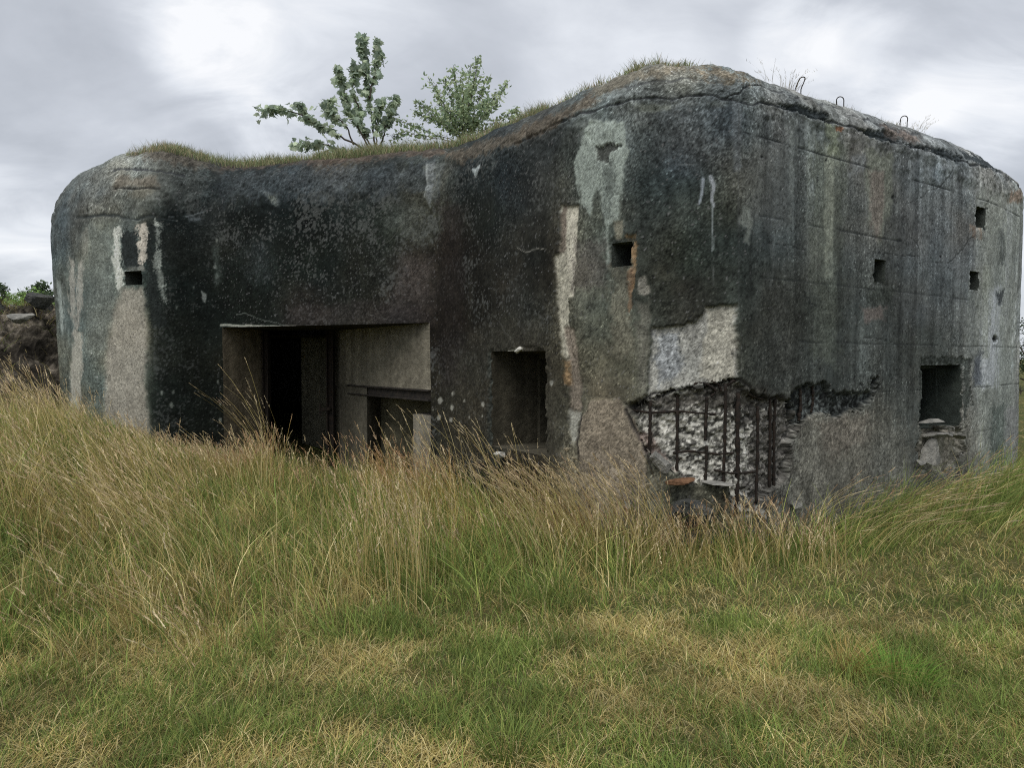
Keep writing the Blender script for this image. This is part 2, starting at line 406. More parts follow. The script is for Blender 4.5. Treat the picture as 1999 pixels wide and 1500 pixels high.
# left end
patch([(165,445),(222,440),(225,600),(215,690),(170,690)], (100,105,100), 14, 12, .7, seed=1, streak=8)
patch([(238,562),(283,558),(290,640),(286,760),(300,900),(204,900),(205,700),(222,610)], (132,128,118), 8, 6, .92, .004, .35, 2)
patch([(146,642),(160,650),(161,705),(156,800),(152,900),(134,900),(137,720)], (146,144,134), 2.5, 4, .95, .006, .3, 3)
patch([(134,500),(146,515),(150,580),(152,640),(142,660),(137,590)], (138,136,128), 2.5, 6, .9, 0, .3, 4, 3)
patch([(152,520),(162,498),(161,590),(152,645),(148,600)], (138,136,128), 2.5, 5, .9, 0, .3, 5, 3)
patch([(112,545),(124,570),(127,640),(122,655),(115,620)], (126,133,129), 2.5, 5, .9, 0, .3, 6, 3)
patch([(160,455),(172,440),(172,490),(162,520)], (118,118,110), 4, 5, .7, 0, .4, 6, 3)
patch([(236,452),(270,452),(272,500),(284,530),(246,534),(238,512)], (34,38,38), 4, 6, .92, 0, .4, 7)
patch([(292,438),(306,436),(300,520),(316,600),(330,640),(296,640),(284,560),(286,480)], (32,36,35), 4, 7, .85, 0, .4, 7)
patch([(222,443),(236,443),(236,505),(229,520),(243,530),(242,560),(230,562),(222,520)], (176,178,170), 1.6, 8, .95, 0, .25, 8, 5)
patch([(266,438),(294,438),(286,480),(281,522),(274,526),(270,480)], (178,170,158), 1.6, 9, .95, .004, .25, 9, 6)
patch([(304,433),(313,433),(311,480),(319,540),(323,592),(316,582),(308,545),(298,520),(303,480)], (174,178,170), 1.6, 9, .95, .003, .25, 10, 6)
patch([(248,522),(280,518),(284,530),(246,532)], (110,112,106), 3, 4, .8, 0, .4, 11)
patch([(222,346),(305,346),(312,364),(222,366)], (100,94,84), 5, 6, .75, .006, .4, 12)
patch([(255,366),(300,366),(290,385),(250,384)], (92,90,80), 6, 8, .7, 0, .4, 13)
patch([(250,272),(420,300),(430,335),(380,330),(240,300)], (72,66,58), 8, 10, .7, 0, .6, 14)
line([(222,366),(270,367),(312,366)], 2.2, (34,34,32), .9, .012)
line([(150,424),(200,420),(262,428),(300,424),(342,430)], 3, (46,50,50), .75, .015, 5)
line([(220,330),(290,332),(360,342)], 2.5, (48,50,52), .7, .015, 5)
line([(330,425),(360,424),(400,413)], 1.3, (110,116,118), .8)
patch([(368,425),(395,425),(392,433),(370,432)], (96,102,106), 3, 5, .8, 0, .4, 15)
patch([(300,440),(425,440),(425,880),(300,880)], (35,39,37), 14, 14, .35, 0, .5, 16)
patch([(392,568),(403,574),(401,592),(397,590)], (128,132,128), 1.5, 2, .9, 0, .3, 17)
for x, y, r in ((378,562,3),(345,600,2.5),(423,470,3),(424,540,3),(420,520,3),(338,766,3),(316,768,3),(334,792,4),(430,790,2),(445,760,2),(470,770,3),(455,800,2.5),(478,795,2),(425,745,2),(430,820,3),(440,850,2)):
    spot(x, y, r, (118,122,116), .8, r * 1.6)
patch([(415,480),(427,480),(430,545),(420,560)], (72,80,76), 6, 8, .6, 0, .4, 18, 3)
# wall over the door
patch([(512,372),(528,380),(545,378),(543,400),(530,398),(522,388)], (116,120,112), 2.5, 5, .85, 0, .4, 19)
patch([(750,395),(830,388),(835,470),(800,480),(752,440)], (80,84,80), 16, 20, .6, 0, .6, 20)
patch([(470,480),(520,470),(530,540),(480,560)], (56,62,64), 14, 18, .5, 0, .6, 21)
patch([(430,330),(850,318),(850,372),(640,385),(430,398)], (58,64,68), 12, 26, .55, 0, .8, 22)
patch([(834,318),(849,318),(847,380),(838,402),(828,384)], (106,110,110), 4, 5, .8, 0, .35, 23, 3)
patch([(853,322),(868,318),(862,350),(852,400),(846,396)], (84,88,86), 4, 5, .7, 0, .35, 24, 3)
patch([(780,500),(850,500),(850,600),(770,600)], (66,61,59), 16, 16, .6, 0, .6, 25)
patch([(430,300),(860,285),(880,302),(640,318),(430,330)], (70,61,54), 4, 8, .8, 0, .6, 26)
line([(432,635),(470,636),(515,638),(590,639)], 3.2, (160,160,150), .9, 0, 1.5)
line([(590,639),(700,640),(836,641)], 2.2, (100,100,94), .6, 0, 1.5)
line([(462,614),(480,612),(515,626),(560,636)], 1.1, (92,96,92), .8)
patch([(560,600),(700,590),(850,600),(850,636),(560,636)], (54,49,48), 10, 10, .5, 0, .7, 27)
# flank with the embrasure
patch([(858,400),(905,400),(910,640),(895,760),(858,760)], (36,32,30), 14, 14, .55, 0, .5, 28)
patch([(922,330),(940,321),(936,332),(928,348)], (150,156,156), 1.5, 2, .9)
patch([(905,640),(1060,620),(1085,760),(1085,900),(870,900),(870,760)], (55,53,46), 20, 16, .5, 0, .5, 29)
line([(1010,485),(1022,491),(1036,489),(1066,485)], 1.4, (120,118,112), .85)
line([(1018,462),(1020,480),(1024,491)], 1, (90,88,84), .7)
for x, y, r in ((858,782,4.5),(883,768,3.5),(881,797,4),(856,815,3.5),(880,820,3),(940,790,4),(836,772,5),(940,812,2.5),(915,815,2.5),(1076,747,4),(845,800,2.5),(905,783,2)):
    spot(x, y, r, (136,136,128), .9, r * 1.5, .004)
patch([(985,684),(1022,678),(1020,688),(990,690)], (150,150,142), 1.5, 2.5, .9)
# broken corner strip
patch([(1094,400),(1128,401),(1125,460),(1122,520),(1119,576),(1109,582),(1110,640),(1118,700),(1104,702),(1095,690),(1086,580),(1080,500),(1090,492)], (146,143,130), 2.5, 4, .95, .022, .35, 30)
patch([(1094,400),(1104,402),(1100,492),(1090,492)], (92,84,76), 2, 3, .8, 0, .3, 31)
patch([(1100,640),(1122,640),(1135,760),(1138,800),(1120,830),(1112,800),(1106,700)], (112,103,93), 4, 5, .85, .012, .4, 32)
patch([(1099,703),(1112,706),(1114,752),(1101,750)], (118,96,70), 3, 6, .8, 0, .5, 33)
patch([(1108,800),(1134,806),(1128,845),(1120,872),(1110,850)], (130,130,122), 2.5, 4, .9, .01, .3, 34)
patch([(1103,404),(1124,404),(1122,470),(1117,530),(1106,530),(1102,480)], (170,166,152), 3, 4, .8, 0, .2, 130)
# slab of pale render and the loophole below it
patch([(1152,234),(1218,236),(1226,300),(1218,356),(1209,430),(1190,440),(1186,524),(1178,430),(1166,370),(1152,425),(1135,400),(1128,360),(1120,316),(1132,268)], (132,140,133), 2.5, 6, .9, -.006, .3, 35, 4)
patch([(1158,284),(1180,284),(1212,277),(1216,286),(1190,300),(1186,320),(1168,312)], (58,60,57), 3, 6, .85, .02, .5, 36)
patch([(1168,318),(1200,312),(1198,420),(1176,430)], (84,90,86), 6, 8, .6, 0, .5, 37, 6)
patch([(1218,460),(1240,455),(1244,520),(1230,580),(1231,520),(1226,484)], (134,108,80), 2.5, 5, .85, .012, .45, 38)
patch([(1200,432),(1218,430),(1216,470),(1198,472)], (118,114,100), 3, 4, .8, 0, .35, 39)
patch([(1188,522),(1232,520),(1228,590),(1240,700),(1195,690)], (98,95,83), 12, 14, .7, 0, .6, 40, 5)
patch([(1225,520),(1234,520),(1232,600),(1226,620)], (120,96,76), 3, 4, .7, 0, .4, 41)
patch([(1245,545),(1257,540),(1272,572),(1262,578),(1246,575)], (118,115,107), 2.5, 4, .9, .006, .35, 42)
patch([(1244,590),(1268,590),(1268,780),(1244,780)], (96,94,86), 6, 10, .7, .004, .5, 43, 4)
patch([(1120,470),(1180,470),(1180,560),(1120,570)], (84,79,76), 14, 14, .5, 0, .6, 44)
# front facet
patch([(1242,206),(1310,200),(1320,212),(1260,222)], (108,112,104), 5, 8, .8, 0, .5, 45)
patch([(1300,196),(1420,198),(1420,206),(1310,206)], (98,102,100), 4, 6, .6, 0, .5, 46)
line([(834,322),(832,360),(828,384)], 2, (130,134,132), .8)
line([(1371,350),(1370,375),(1365,397)], 3.4, (132,138,146), .9)
line([(1386,346),(1392,362),(1389,392),(1393,402)], 4.4, (138,142,148), .9)
line([(1391,400),(1392,440),(1391,488)], 2.2, (118,124,126), .85)
line([(1300,320),(1345,321),(1365,320)], 1.2, (92,96,96), .7)
line([(1392,500),(1391,560)], 1.4, (98,100,100), .7)
patch([(1450,400),(1465,401),(1467,435),(1460,476),(1447,472),(1456,446),(1442,434)], (100,104,99), 3, 4, .85, .003, .35, 47)
patch([(1428,195),(1448,195),(1446,330),(1436,335)], (92,97,100), 5, 7, .7, 0, .5, 48, 4)
line([(1441,210),(1441,590)], 2.2, (60,62,62), .4)
patch([(1378,597),(1440,592),(1441,742),(1380,752),(1330,758),(1275,788),(1236,792),(1262,770),(1270,700),(1272,640),(1300,640),(1322,636),(1358,627),(1372,614)], (136,135,130), 2.5, 5, .9, .035, .55, 49)
patch([(1382,602),(1438,598),(1438,740),(1390,748),(1366,740),(1376,660)], (142,139,128), 5, 8, .8, 0, .45, 50)
patch([(1275,650),(1330,645),(1330,730),(1285,760)], (116,120,124), 8, 12, .7, 0, .7, 51)
# right face
patch([(1585,272),(1652,290),(1648,420),(1640,560),(1632,720),(1590,700)], (92,97,88), 14, 14, .6, 0, .5, 52, 12)
patch([(1613,285),(1634,290),(1630,400),(1622,540),(1612,540),(1612,400)], (130,134,122), 7, 7, .75, 0, .4, 53, 9)
patch([(1690,292),(1742,300),(1742,410),(1720,475),(1695,430)], (106,110,99), 8, 8, .7, 0, .5, 54, 6)
patch([(1696,332),(1726,334),(1725,420),(1712,470),(1700,430)], (108,100,94), 6, 6, .75, 0, .4, 55, 6)
patch([(1660,305),(1692,300),(1690,325),(1672,345)], (124,128,130), 4, 8, .7, 0, .5, 56, 4)
patch([(1614,232),(1640,250),(1640,300),(1622,300)], (104,110,92), 6, 8, .7, 0, .5, 57, 5)
patch([(1632,246),(1648,248),(1646,256),(1632,254)], (138,100,78), 2, 3, .9, .01)
patch([(1680,600),(1728,600),(1726,626),(1690,628)], (100,92,88), 4, 6, .8, 0, .4, 58)
patch([(1500,560),(1560,560),(1560,720),(1500,720)], (52,54,51), 20, 20, .45, 0, .6, 59)
patch([(1690,560),(1745,560),(1740,590),(1700,592)], (48,52,48), 6, 8, .7, 0, .6, 60)
patch([(1904,370),(1990,385),(1985,960),(1905,960)], (122,126,120), 10, 10, .75, 0, .5, 61, 14)
patch([(1926,562),(1952,560),(1946,752),(1906,760),(1912,650)], (156,160,164), 7, 7, .85, 0, .35, 62, 8)
patch([(1918,520),(1935,520),(1930,700),(1920,700)], (124,128,118), 5, 6, .6, 0, .4, 63, 5)
patch([(1950,448),(1962,448),(1962,520),(1950,520)], (72,76,74), 4, 5, .7, 0, .4, 64, 4)
patch([(1945,570),(1962,566),(1958,596),(1948,596)], (58,62,64), 4, 6, .8, .006, .5, 65)
patch([(1900,700),(1915,690),(1914,752),(1904,752)], (68,72,78), 5, 6, .75, 0, .5, 66, 3)
patch([(1935,800),(1960,790),(1962,900),(1940,930)], (70,78,74), 8, 10, .6, 0, .6, 67, 6)
patch([(1962,800),(1986,790),(1984,960),(1964,960)], (118,118,118), 5, 6, .7, 0, .4, 68, 3)
spot(1943, 662, 4, (22,24,24), .95, 7, .05)
patch([(1886,550),(1910,550),(1912,700),(1884,700)], (92,96,92), 8, 8, .5, 0, .5, 69, 6)
patch([(1975,372),(1999,372),(1995,392),(1970,396)], (122,104,90), 4, 6, .7, 0, .4, 70)
patch([(1896,440),(1920,440),(1916,466),(1898,464)], (124,104,90), 3, 5, .6, 0, .4, 71)
for x, y in ((1597,352),(1597,345),(1660,340),(1790,480),(1840,500),(1760,420),(1745,560),(1850,420)): spot(x, y, 2.2, (40,42,42) if x < 1600 else (120,124,126), .8, 4)
# board joints
def joint(z, a, b, op, w=1.7, tone=(34,37,38), dpt=.008):
    m = (abs(z_ - z - .012 * (fbm(s_ * 2, s_ * 0, 2, 71) - .5) * 2) < .03) & (u > a) & (u < b)
    d = abs(z_[m] - z - .012 * (fbm(s_[m] * 2, s_[m] * 0, 2, 71) - .5) * 2); f = sstep(.30, .55, fbm(s_[m] * 3, s_[m] * 0 + z, 3, 72))
    ww = .0045 * w
    k = (1 - sstep(ww * .5, ww * 1.6, d)) * f * op
    Ab[m] = Ab[m] * (1 - k[:, None]) + A_(tone) * k[:, None]; Dd[m] -= k * dpt
for z, a, b, op in ((1.30,1600,1990,.7),(1.80,1560,1990,.55),(2.36,1480,1890,.5),(2.90,1480,1760,.75),(3.58,1450,1990,.95),(1.30,1100,1240,.3),(2.36,1150,1240,.3),(.75,1700,1990,.4),(3.0,1900,1990,.3)):
    joint(z, a, b, op)
for q, sd_ in (([(1796,698),(1884,698),(1886,714),(1798,716)], 1), ([(1880,700),(1898,704),(1896,790),(1881,830)], 2), ([(1798,716),(1806,716),(1808,830),(1796,830)], 3), ([(1186,468),(1232,466),(1232,478),(1188,480)], 4), ([(952,690),(960,690),(960,880),(950,880)], 5)):
    patch(q, (50,54,51), 3, 6, .7, .012, .7, 100 + sd_)
# hairline cracks and bolt pits
gc = np.random.default_rng(5)
for q in range(16):
    x, y = (gc.uniform(450, 1060), gc.uniform(360, 620)) if q < 5 else (gc.uniform(1260, 1900), gc.uniform(300, 720)); P = [(x, y)]; an = gc.uniform(-.4, .4) + (math.pi / 2 if gc.random() < .5 else 0)
    for k in range(int(gc.integers(4, 8))):
        an += gc.uniform(-.5, .5); x += 16 * math.cos(an); y += 16 * math.sin(an); P.append((x, y))
    line(P, .9, (30, 32, 32) if q >= 5 else (84, 84, 80), .6, .004, 4, q)
for q in range(26):
    spot(gc.uniform(1260, 1960), gc.uniform(260, 760), gc.uniform(1.4, 2.6), (26, 28, 28), .8, None, .008)
patch([(1905,392),(1918,390),(1912,470),(1906,540)], (132,136,134), 4, 8, .7, 0, .5, 110, 8)
patch([(1962,400),(1976,402),(1972,560),(1964,640)], (138,142,140), 5, 8, .75, 0, .5, 111, 9)
patch([(1888,600),(1902,600),(1899,690),(1890,690)], (112,116,114), 4, 7, .6, 0, .5, 112, 6)
patch([(1800,300),(1818,304),(1812,430),(1804,520)], (108,113,113), 6, 8, .6, 0, .5, 113, 9)
patch([(1540,225),(1556,228),(1552,340),(1544,420)], (110,115,112), 5, 8, .65, 0, .5, 114, 9)
patch([(1500,300),(1520,300),(1516,520),(1504,560)], (96,100,99), 6, 9, .6, 0, .5, 115, 9)
# cornice break: crack and undercuts, the undercuts' shade put into a dark tone
line([(1000,285),(1080,240),(1150,214),(1240,197),(1340,185),(1420,191),(1510,206),(1560,212),(1620,237),(1680,253),(1760,279),(1850,302),(1960,338),(1999,374)], 2.8, (44,46,48), .65, .014, 8)
line([(1420,188),(1455,172),(1480,164),(1500,172)], 2.2, (44,46,47), .7, .015, 7)
line([(1480,164),(1560,190),(1640,214),(1720,245),(1800,268)], 1.8, (52,54,56), .6, .01, 8)
line([(1180,178),(1250,160),(1340,152),(1420,160)], 1.8, (56,58,60), .5, .008, 8)
for i, q in enumerate(([(1522,202),(1558,204),(1586,208),(1614,224),(1614,236),(1590,231),(1562,217),(1530,209)],
          [(1676,251),(1726,254),(1752,264),(1766,278),(1730,278),(1698,268)],
          [(1768,281),(1850,291),(1880,308),(1872,320),(1810,294)],
          [(1872,291),(1964,324),(1970,338),(1922,326),(1884,309)])):
    patch(q, (44,49,51), 2.5, 5, .9, .03 if i < 3 else .01, .5, 75 + i)
patch([(1352,132),(1400,128),(1450,136),(1478,158),(1420,156),(1370,150)], (108,93,74), 9, 18, .6, 0, .8, 80)
patch([(1150,170),(1240,135),(1330,122),(1340,134),(1250,152),(1170,190)], (98,90,76), 6, 10, .6, 0, .6, 81)
patch([(1720,245),(1800,268),(1790,280),(1730,262)], (106,92,84), 5, 8, .6, 0, .5, 82)
patch([(860,300),(1000,258),(1150,185),(1170,195),(1010,280),(900,318)], (82,73,62), 5, 10, .7, 0, .6, 83)
# spalled hole with the bare reinforcement
HOLE = [(1228,792),(1268,788),(1282,768),(1325,764),(1345,750),(1372,760),(1400,752),(1412,742),(1440,742),(1462,762),(1485,775),(1525,772),(1552,790),(1560,830),(1548,870),(1540,930),(1505,960),(1470,1010),(1440,1010),(1420,955),(1340,942),(1300,915),(1262,880),(1250,838)]
patch([(1128,880),(1134,815),(1152,784),(1206,779),(1230,800),(1264,880),(1262,950),(1250,1040),(1140,1040)], (108,100,88), 3, 5, .9, -.012, .6, 84)
patch([(1560,800),(1640,800),(1780,830),(1800,1050),(1530,1050),(1545,900)], (98,96,88), 20, 18, .6, 0, .8, 85)
patch([(1590,820),(1700,805),(1690,860),(1620,900)], (100,94,86), 12, 14, .6, 0, .8, 86)
m, k = patch(HOLE, (168,166,158), 3, 8, .95, .075, .25, 87)
Dd[m] += k * (.075 * (fbm(s_[m] * 13, z_[m] * 19, 4, 88) - .5) + .055 * (fbm(s_[m] * 38, z_[m] * 44, 2, 89) - .5))
Ab[m] *= np.exp(-k * 1.9 * sstep(.49, .60, .45 * fbm(s_[m] * 17, z_[m] * 26, 3, 90) + .55 * fbm(s_[m] * 42, z_[m] * 60, 2, 98)))[:, None]
patch([(1228,792),(1325,764),(1440,742),(1525,772),(1545,800),(1440,806),(1340,800),(1232,806)], (58,56,52), 8, 14, .75, 0, .9, 91)  # shade under the hole's upper edge, painted as a dark band
patch([(1476,800),(1560,790),(1560,860),(1540,940),(1500,990),(1462,1000),(1470,900)], (58,56,53), 10, 16, .55, 0, 1.0, 191)
line([(1222,800),(1240,840),(1262,882),(1276,930)], 3, (44,42,40), .8, .02, 5)  # groove with painted shade along the broken edge of the tan render
line([(1226,796),(1280,770),(1340,756),(1405,748),(1445,744),(1480,774),(1530,776)], 3.5, (40,39,37), .75, .012, 8)
line([(1134,812),(1126,860),(1130,900)], 3, (40,37,35), .8, .02, 4)
patch([(1240,840),(1270,850),(1300,900),(1340,938),(1300,912),(1262,880)], (128,112,104), 4, 6, .7, 0, .5, 92)
m, k = patch([(1548,772),(1575,752),(1612,748),(1622,768),(1700,764),(1702,742),(1712,740),(1708,780),(1690,792),(1640,812),(1590,808),(1560,830)], (66,70,69), 3, 8, .9, .055, .9, 93)
Dd[m] += k * .06 * (fbm(s_[m] * 18, z_[m] * 18, 3, 94) - .5)
Ab[m] *= np.exp(-k * 1.6 * sstep(.44, .58, .5 * fbm(s_[m] * 12, z_[m] * 14, 3, 95) + .5 * fbm(s_[m] * 40, z_[m] * 44, 2, 195)))[:, None]
m, k = patch([(1798,815),(1880,838),(1884,880),(1850,930),(1800,920),(1790,870)], (112,108,98), 4, 8, .8, .05, .7, 96)
Dd[m] += k * .07 * (fbm(s_[m] * 14, z_[m] * 16, 3, 97) - .5)
# edges of the openings are chipped
D[:, c0:c1] = Dd
back = np.exp(fbm(SS * .8, ZZ * .8, 3, 5)[..., None] * .8 - 2.6 - .4) * np.ones(3)
Cc[:] = back
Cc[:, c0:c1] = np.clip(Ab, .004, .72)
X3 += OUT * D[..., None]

# ------------------------------------------------------------------ openings: columns/rows of the face that are left out
OPEN = []   # (c0, c1, r0, r1)
def opening(px0, px1, py0, py1, z0=None, z1=None):
    a = s_at_px(px0); b = s_at_px(px1); cm = (a + b) // 2
    zt_ = z1 if z1 is not None else z_at(py0, cm); zb = z0 if z0 is not None else z_at(py1, cm)
    r0 = int(round((zb - ZB) / .0125)); r1 = int(round((zt_ - ZB) / .0125))
    OPEN.append((a, b, r0, r1)); return len(OPEN) - 1
o_door = opening(436, 840, 640, 900, z0=-.3, z1=2.085)
o_flank = opening(956, 1065, 686, 880)
o_right = opening(1802, 1880, 713, 836)
o_left = opening(248, 281, 530, 556)
o_corner = opening(1192, 1229, 474, 521)
o_mid = opening(1704, 1726, 507, 551)
o_low = opening(1891, 1908, 530, 566)
o_high = opening(1900, 1919, 404, 444)
for a, b, r0, r1 in OPEN[1:]:
    ra, rb = max(r0 - 4, 0), r1 + 5; ca, cb = a - 4, b + 5
    jj, ii = np.meshgrid(np.arange(ra, rb), np.arange(ca, cb), indexing='ij')
    dst = np.maximum(np.maximum(r0 - jj, jj - r1), np.maximum(a - ii, ii - b)).clip(0, 9)
    inside_ = (jj > r0) & (jj < r1) & (ii > a) & (ii < b)
    ch = sstep(.42, .68, fbm(SS[ra:rb, ca:cb] * 22, ZZ[ra:rb, ca:cb] * 22, 3, 301)) * np.where(inside_, 0, 1 - dst / 5.)
    X3[ra:rb, ca:cb] -= OUT[ra:rb, ca:cb] * ((.016 if b - a < 60 else .024) * ch)[..., None]
keepm = np.ones((NR_ - 1, NC), bool)
for a, b, r0, r1 in OPEN: keepm[r0:r1, a:b] = False
idx = np.arange(NR_ * NC).reshape(NR_, NC)
nxt = np.roll(idx, -1, axis=1)
quads = np.stack([idx[:-1], nxt[:-1], nxt[1:], idx[1:]], -1)[keepm]
V = X3.reshape(-1, 3); CV = Cc.reshape(-1, 3)
# roof cap: one more ring inward and a filling
ring = X3[-1]; inner = ring.copy(); inner[:, :2] -= Ns * .35; inner[:, 2] += .05 + .05 * fbm(Sc * 2, Sc * 0, 2, 99)
n0 = len(V); V = np.vstack([V, inner]); CV = np.vstack([CV, np.tile([.08, .07, .05], (NC, 1))])
last = idx[-1]; i2 = n0 + np.arange(NC); i2n = np.roll(i2, -1)
quads = np.vstack([quads, np.stack([last, np.roll(last, -1), i2n, i2], -1)])
step = np.unique(np.concatenate([np.arange(0, NC, 12)]))
loop = [Vector((inner[i, 0], inner[i, 1], 0)) for i in step]
tris = np.array(tessellate_polygon([loop])); tris = n0 + step[tris]
tv = V[tris]; flip = np.cross(tv[:, 1] - tv[:, 0], tv[:, 2] - tv[:, 0])[:, 2] < 0
tris[flip] = tris[flip][:, ::-1]

bunker = thing('bunker', 'large weathered concrete bunker with rounded roof, dark stains and an open entrance', 'bunker', (0, 0, 0))
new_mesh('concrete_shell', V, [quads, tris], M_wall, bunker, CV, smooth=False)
# finer shading: smooth faces keep the small relief soft
bpy.data.objects['concrete_shell'].data.polygons.foreach_set('use_smooth', np.ones(len(quads) + len(tris), bool))

def sm_edge(P, n=31):
    k = min(n, len(P) // 2 * 2 - 1)
    if k < 5: return P.copy()
    Q = np.vstack([np.repeat(P[:1], k // 2, 0), P, np.repeat(P[-1:], k // 2, 0)]); ker = np.ones(k) / k
    out = np.stack([np.convolve(Q[:, j], ker, 'valid') for j in range(3)], 1)
    ax = int(np.argmax(np.ptp(P, axis=0))); lock = P.copy()
    if ax == 2: out[:, 2] = P[:, 2]
    else: out[:, :2] = np.where(np.abs(out[:, :2] - P[:, :2]) < .05, out[:, :2] * .0 + (P[0, :2] + (P[-1, :2] - P[0, :2]) * np.linspace(0, 1, len(P))[:, None]), P[:, :2])
    return out
def grid_surface(mb, G, tone, seed, rough=.006, mott=1.0, stain=None):
    """G (m,n,3) grid of points -> quads, roughened, with its own stains"""
    m, n = G.shape[:2]; G = G.copy()
    du = np.gradient(G, axis=1); dv = np.gradient(G, axis=0); nn = np.cross(du, dv); nn /= np.linalg.norm(nn, axis=-1, keepdims=True) + 1e-9
    a = np.concatenate([np.zeros((m, 1)), np.cumsum(np.linalg.norm(np.diff(G, axis=1), axis=-1), 1)], 1) + seed * .37; b = G[..., 2] if np.ptp(G[..., 2]) > .3 else np.concatenate([np.zeros((1, n)), np.cumsum(np.linalg.norm(np.diff(G, axis=0), axis=-1), 0)], 0)
    if np.ptp(G[m // 2, :, 2]) > np.ptp(G[:, n // 2, 2]):
        a = np.concatenate([np.zeros((1, n)), np.cumsum(np.linalg.norm(np.diff(G, axis=0), axis=-1), 0)], 0) + seed * .37; b = G[..., 2]
    inside = np.zeros((m, n)); inside[1:-1, 1:-1] = 1
    G += nn * (inside * rough * 2 * (fbm(a * 20, b * 20, 3, seed) - .5))[..., None]
    l = mott * (.9 * (fbm(a * 3, b * 1.6, 4, seed + 1) - .5) + .9 * (fbm(a * 22, b * 20, 3, seed + 2) - .5) + .7 * (fbm(a * 12, b * .7, 3, seed + 3) - .5))
    c = A_(tone) * np.exp(l)[..., None]
    if stain is not None: c = c * stain(G)[..., None]
    i = np.arange(m * n).reshape(m, n)
    f = np.stack([i[:-1, :-1], i[:-1, 1:], i[1:, 1:], i[1:, :-1]], -1).reshape(-1, 4)
    mb.add(G.reshape(-1, 3), f, (), c.reshape(-1, 3))
def panel(mb, p, q, z0, z1, tone, seed, res=.03, **kw):
    """upright panel between plan points p and q"""
    L_ = math.dist(p, q); n = max(2, int(L_ / res)); m = max(2, int((z1 - z0) / res))
    t = np.linspace(0, 1, n); zz = np.linspace(z0, z1, m)
    G = np.zeros((m, n, 3)); G[..., 0] = (p[0] + (q[0] - p[0]) * t)[None]; G[..., 1] = (p[1] + (q[1] - p[1]) * t)[None]; G[..., 2] = zz[:, None]
    grid_surface(mb, G, tone, seed, **kw)
def slabface(mb, quad, tone, seed, res=.04, **kw):
    q = np.asarray(quad, float); n = max(3, int(np.linalg.norm(q[1] - q[0]) / res)); m = max(3, int(np.linalg.norm(q[3] - q[0]) / res))
    s = np.linspace(0, 1, n)[None, :, None]; t = np.linspace(0, 1, m)[:, None, None]
    G = (q[0] * (1 - s) + q[1] * s) * (1 - t) + (q[3] * (1 - s) + q[2] * s) * t
    grid_surface(mb, G, tone, seed, **kw)
def boundary(o):
    a, b, r0, r1 = OPEN[o]
    return X3[r0, a:b + 1], X3[r0:r1 + 1, b], X3[r1, a:b + 1], X3[r0:r1 + 1, a]    # bottom, right, top, left
def tunnel(name, o, steps, tone, cap=False, label=None, seed=0):
    """reveals of an opening: inward lengths with how much the hole narrows (left, right, bottom, top) at each step"""
    bt, rt, tp, lf = boundary(o); a, b, r0, r1 = OPEN[o]
    inn = -Nr[(a + b) // 2]; tang = Tn[(a + b) // 2]; mb = MB()
    inn3 = np.array([inn[0], inn[1], 0.]); t3 = np.array([tang[0], tang[1], 0.]); up = np.array([0, 0, 1.])
    cur = [bt, rt, tp, lf]; w0 = np.linalg.norm(bt[-1] - bt[0]); h0 = np.linalg.norm(lf[-1] - lf[0])
    k = 0
    for (ln, l, r, bo, to) in steps:
        new = []
        for side, P0 in enumerate(cur):
            P = sm_edge(P0) if k == 0 else P0
            s = ((P - cur[0][0]) @ t3) / max((cur[0][-1] - cur[0][0]) @ t3, 1e-6); h = (P[:, 2] - cur[0][0, 2]) / max(cur[3][-1, 2] - cur[3][0, 2], 1e-6)
            Q = P + inn3 * ln + t3[None] * (l * (1 - s) - r * s)[:, None] + up[None] * (bo * (1 - h) - to * h)[:, None]
            new.append(Q)
        for side in range(4):
            A, B = cur[side], new[side]
            n = max(3, int(max(np.linalg.norm(B - A, axis=1).mean(), .01) / .025)); t = np.linspace(0, 1, n)[:, None, None]
            G = A[None] * (1 - t) + B[None] * t
            if k == 0: As = sm_edge(A); G = As[None] * (1 - t) + B[None] * t + (A - As)[None] * (1 - t) ** 20
            if side in (1, 2): G = G[::-1]
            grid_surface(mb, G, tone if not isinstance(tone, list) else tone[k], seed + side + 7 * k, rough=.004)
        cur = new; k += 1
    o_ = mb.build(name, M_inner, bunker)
    if label: o_['label'] = label
    return o_
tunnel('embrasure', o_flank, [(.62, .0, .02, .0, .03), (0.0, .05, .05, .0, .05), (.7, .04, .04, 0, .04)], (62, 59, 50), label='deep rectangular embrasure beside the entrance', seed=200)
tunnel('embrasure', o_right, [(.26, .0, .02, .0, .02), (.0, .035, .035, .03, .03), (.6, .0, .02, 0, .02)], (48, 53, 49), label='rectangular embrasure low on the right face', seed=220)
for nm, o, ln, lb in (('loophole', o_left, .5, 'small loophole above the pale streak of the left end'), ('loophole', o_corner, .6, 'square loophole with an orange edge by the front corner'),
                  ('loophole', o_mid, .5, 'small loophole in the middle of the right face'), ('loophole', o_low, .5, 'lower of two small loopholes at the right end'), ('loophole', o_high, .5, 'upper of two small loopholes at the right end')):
    tunnel(nm, o, [(ln * .5, .01, .01, 0, .01), (ln * .5, .02, .02, 0, .02)], (58, 62, 58), label=lb, seed=240 + o * 9)

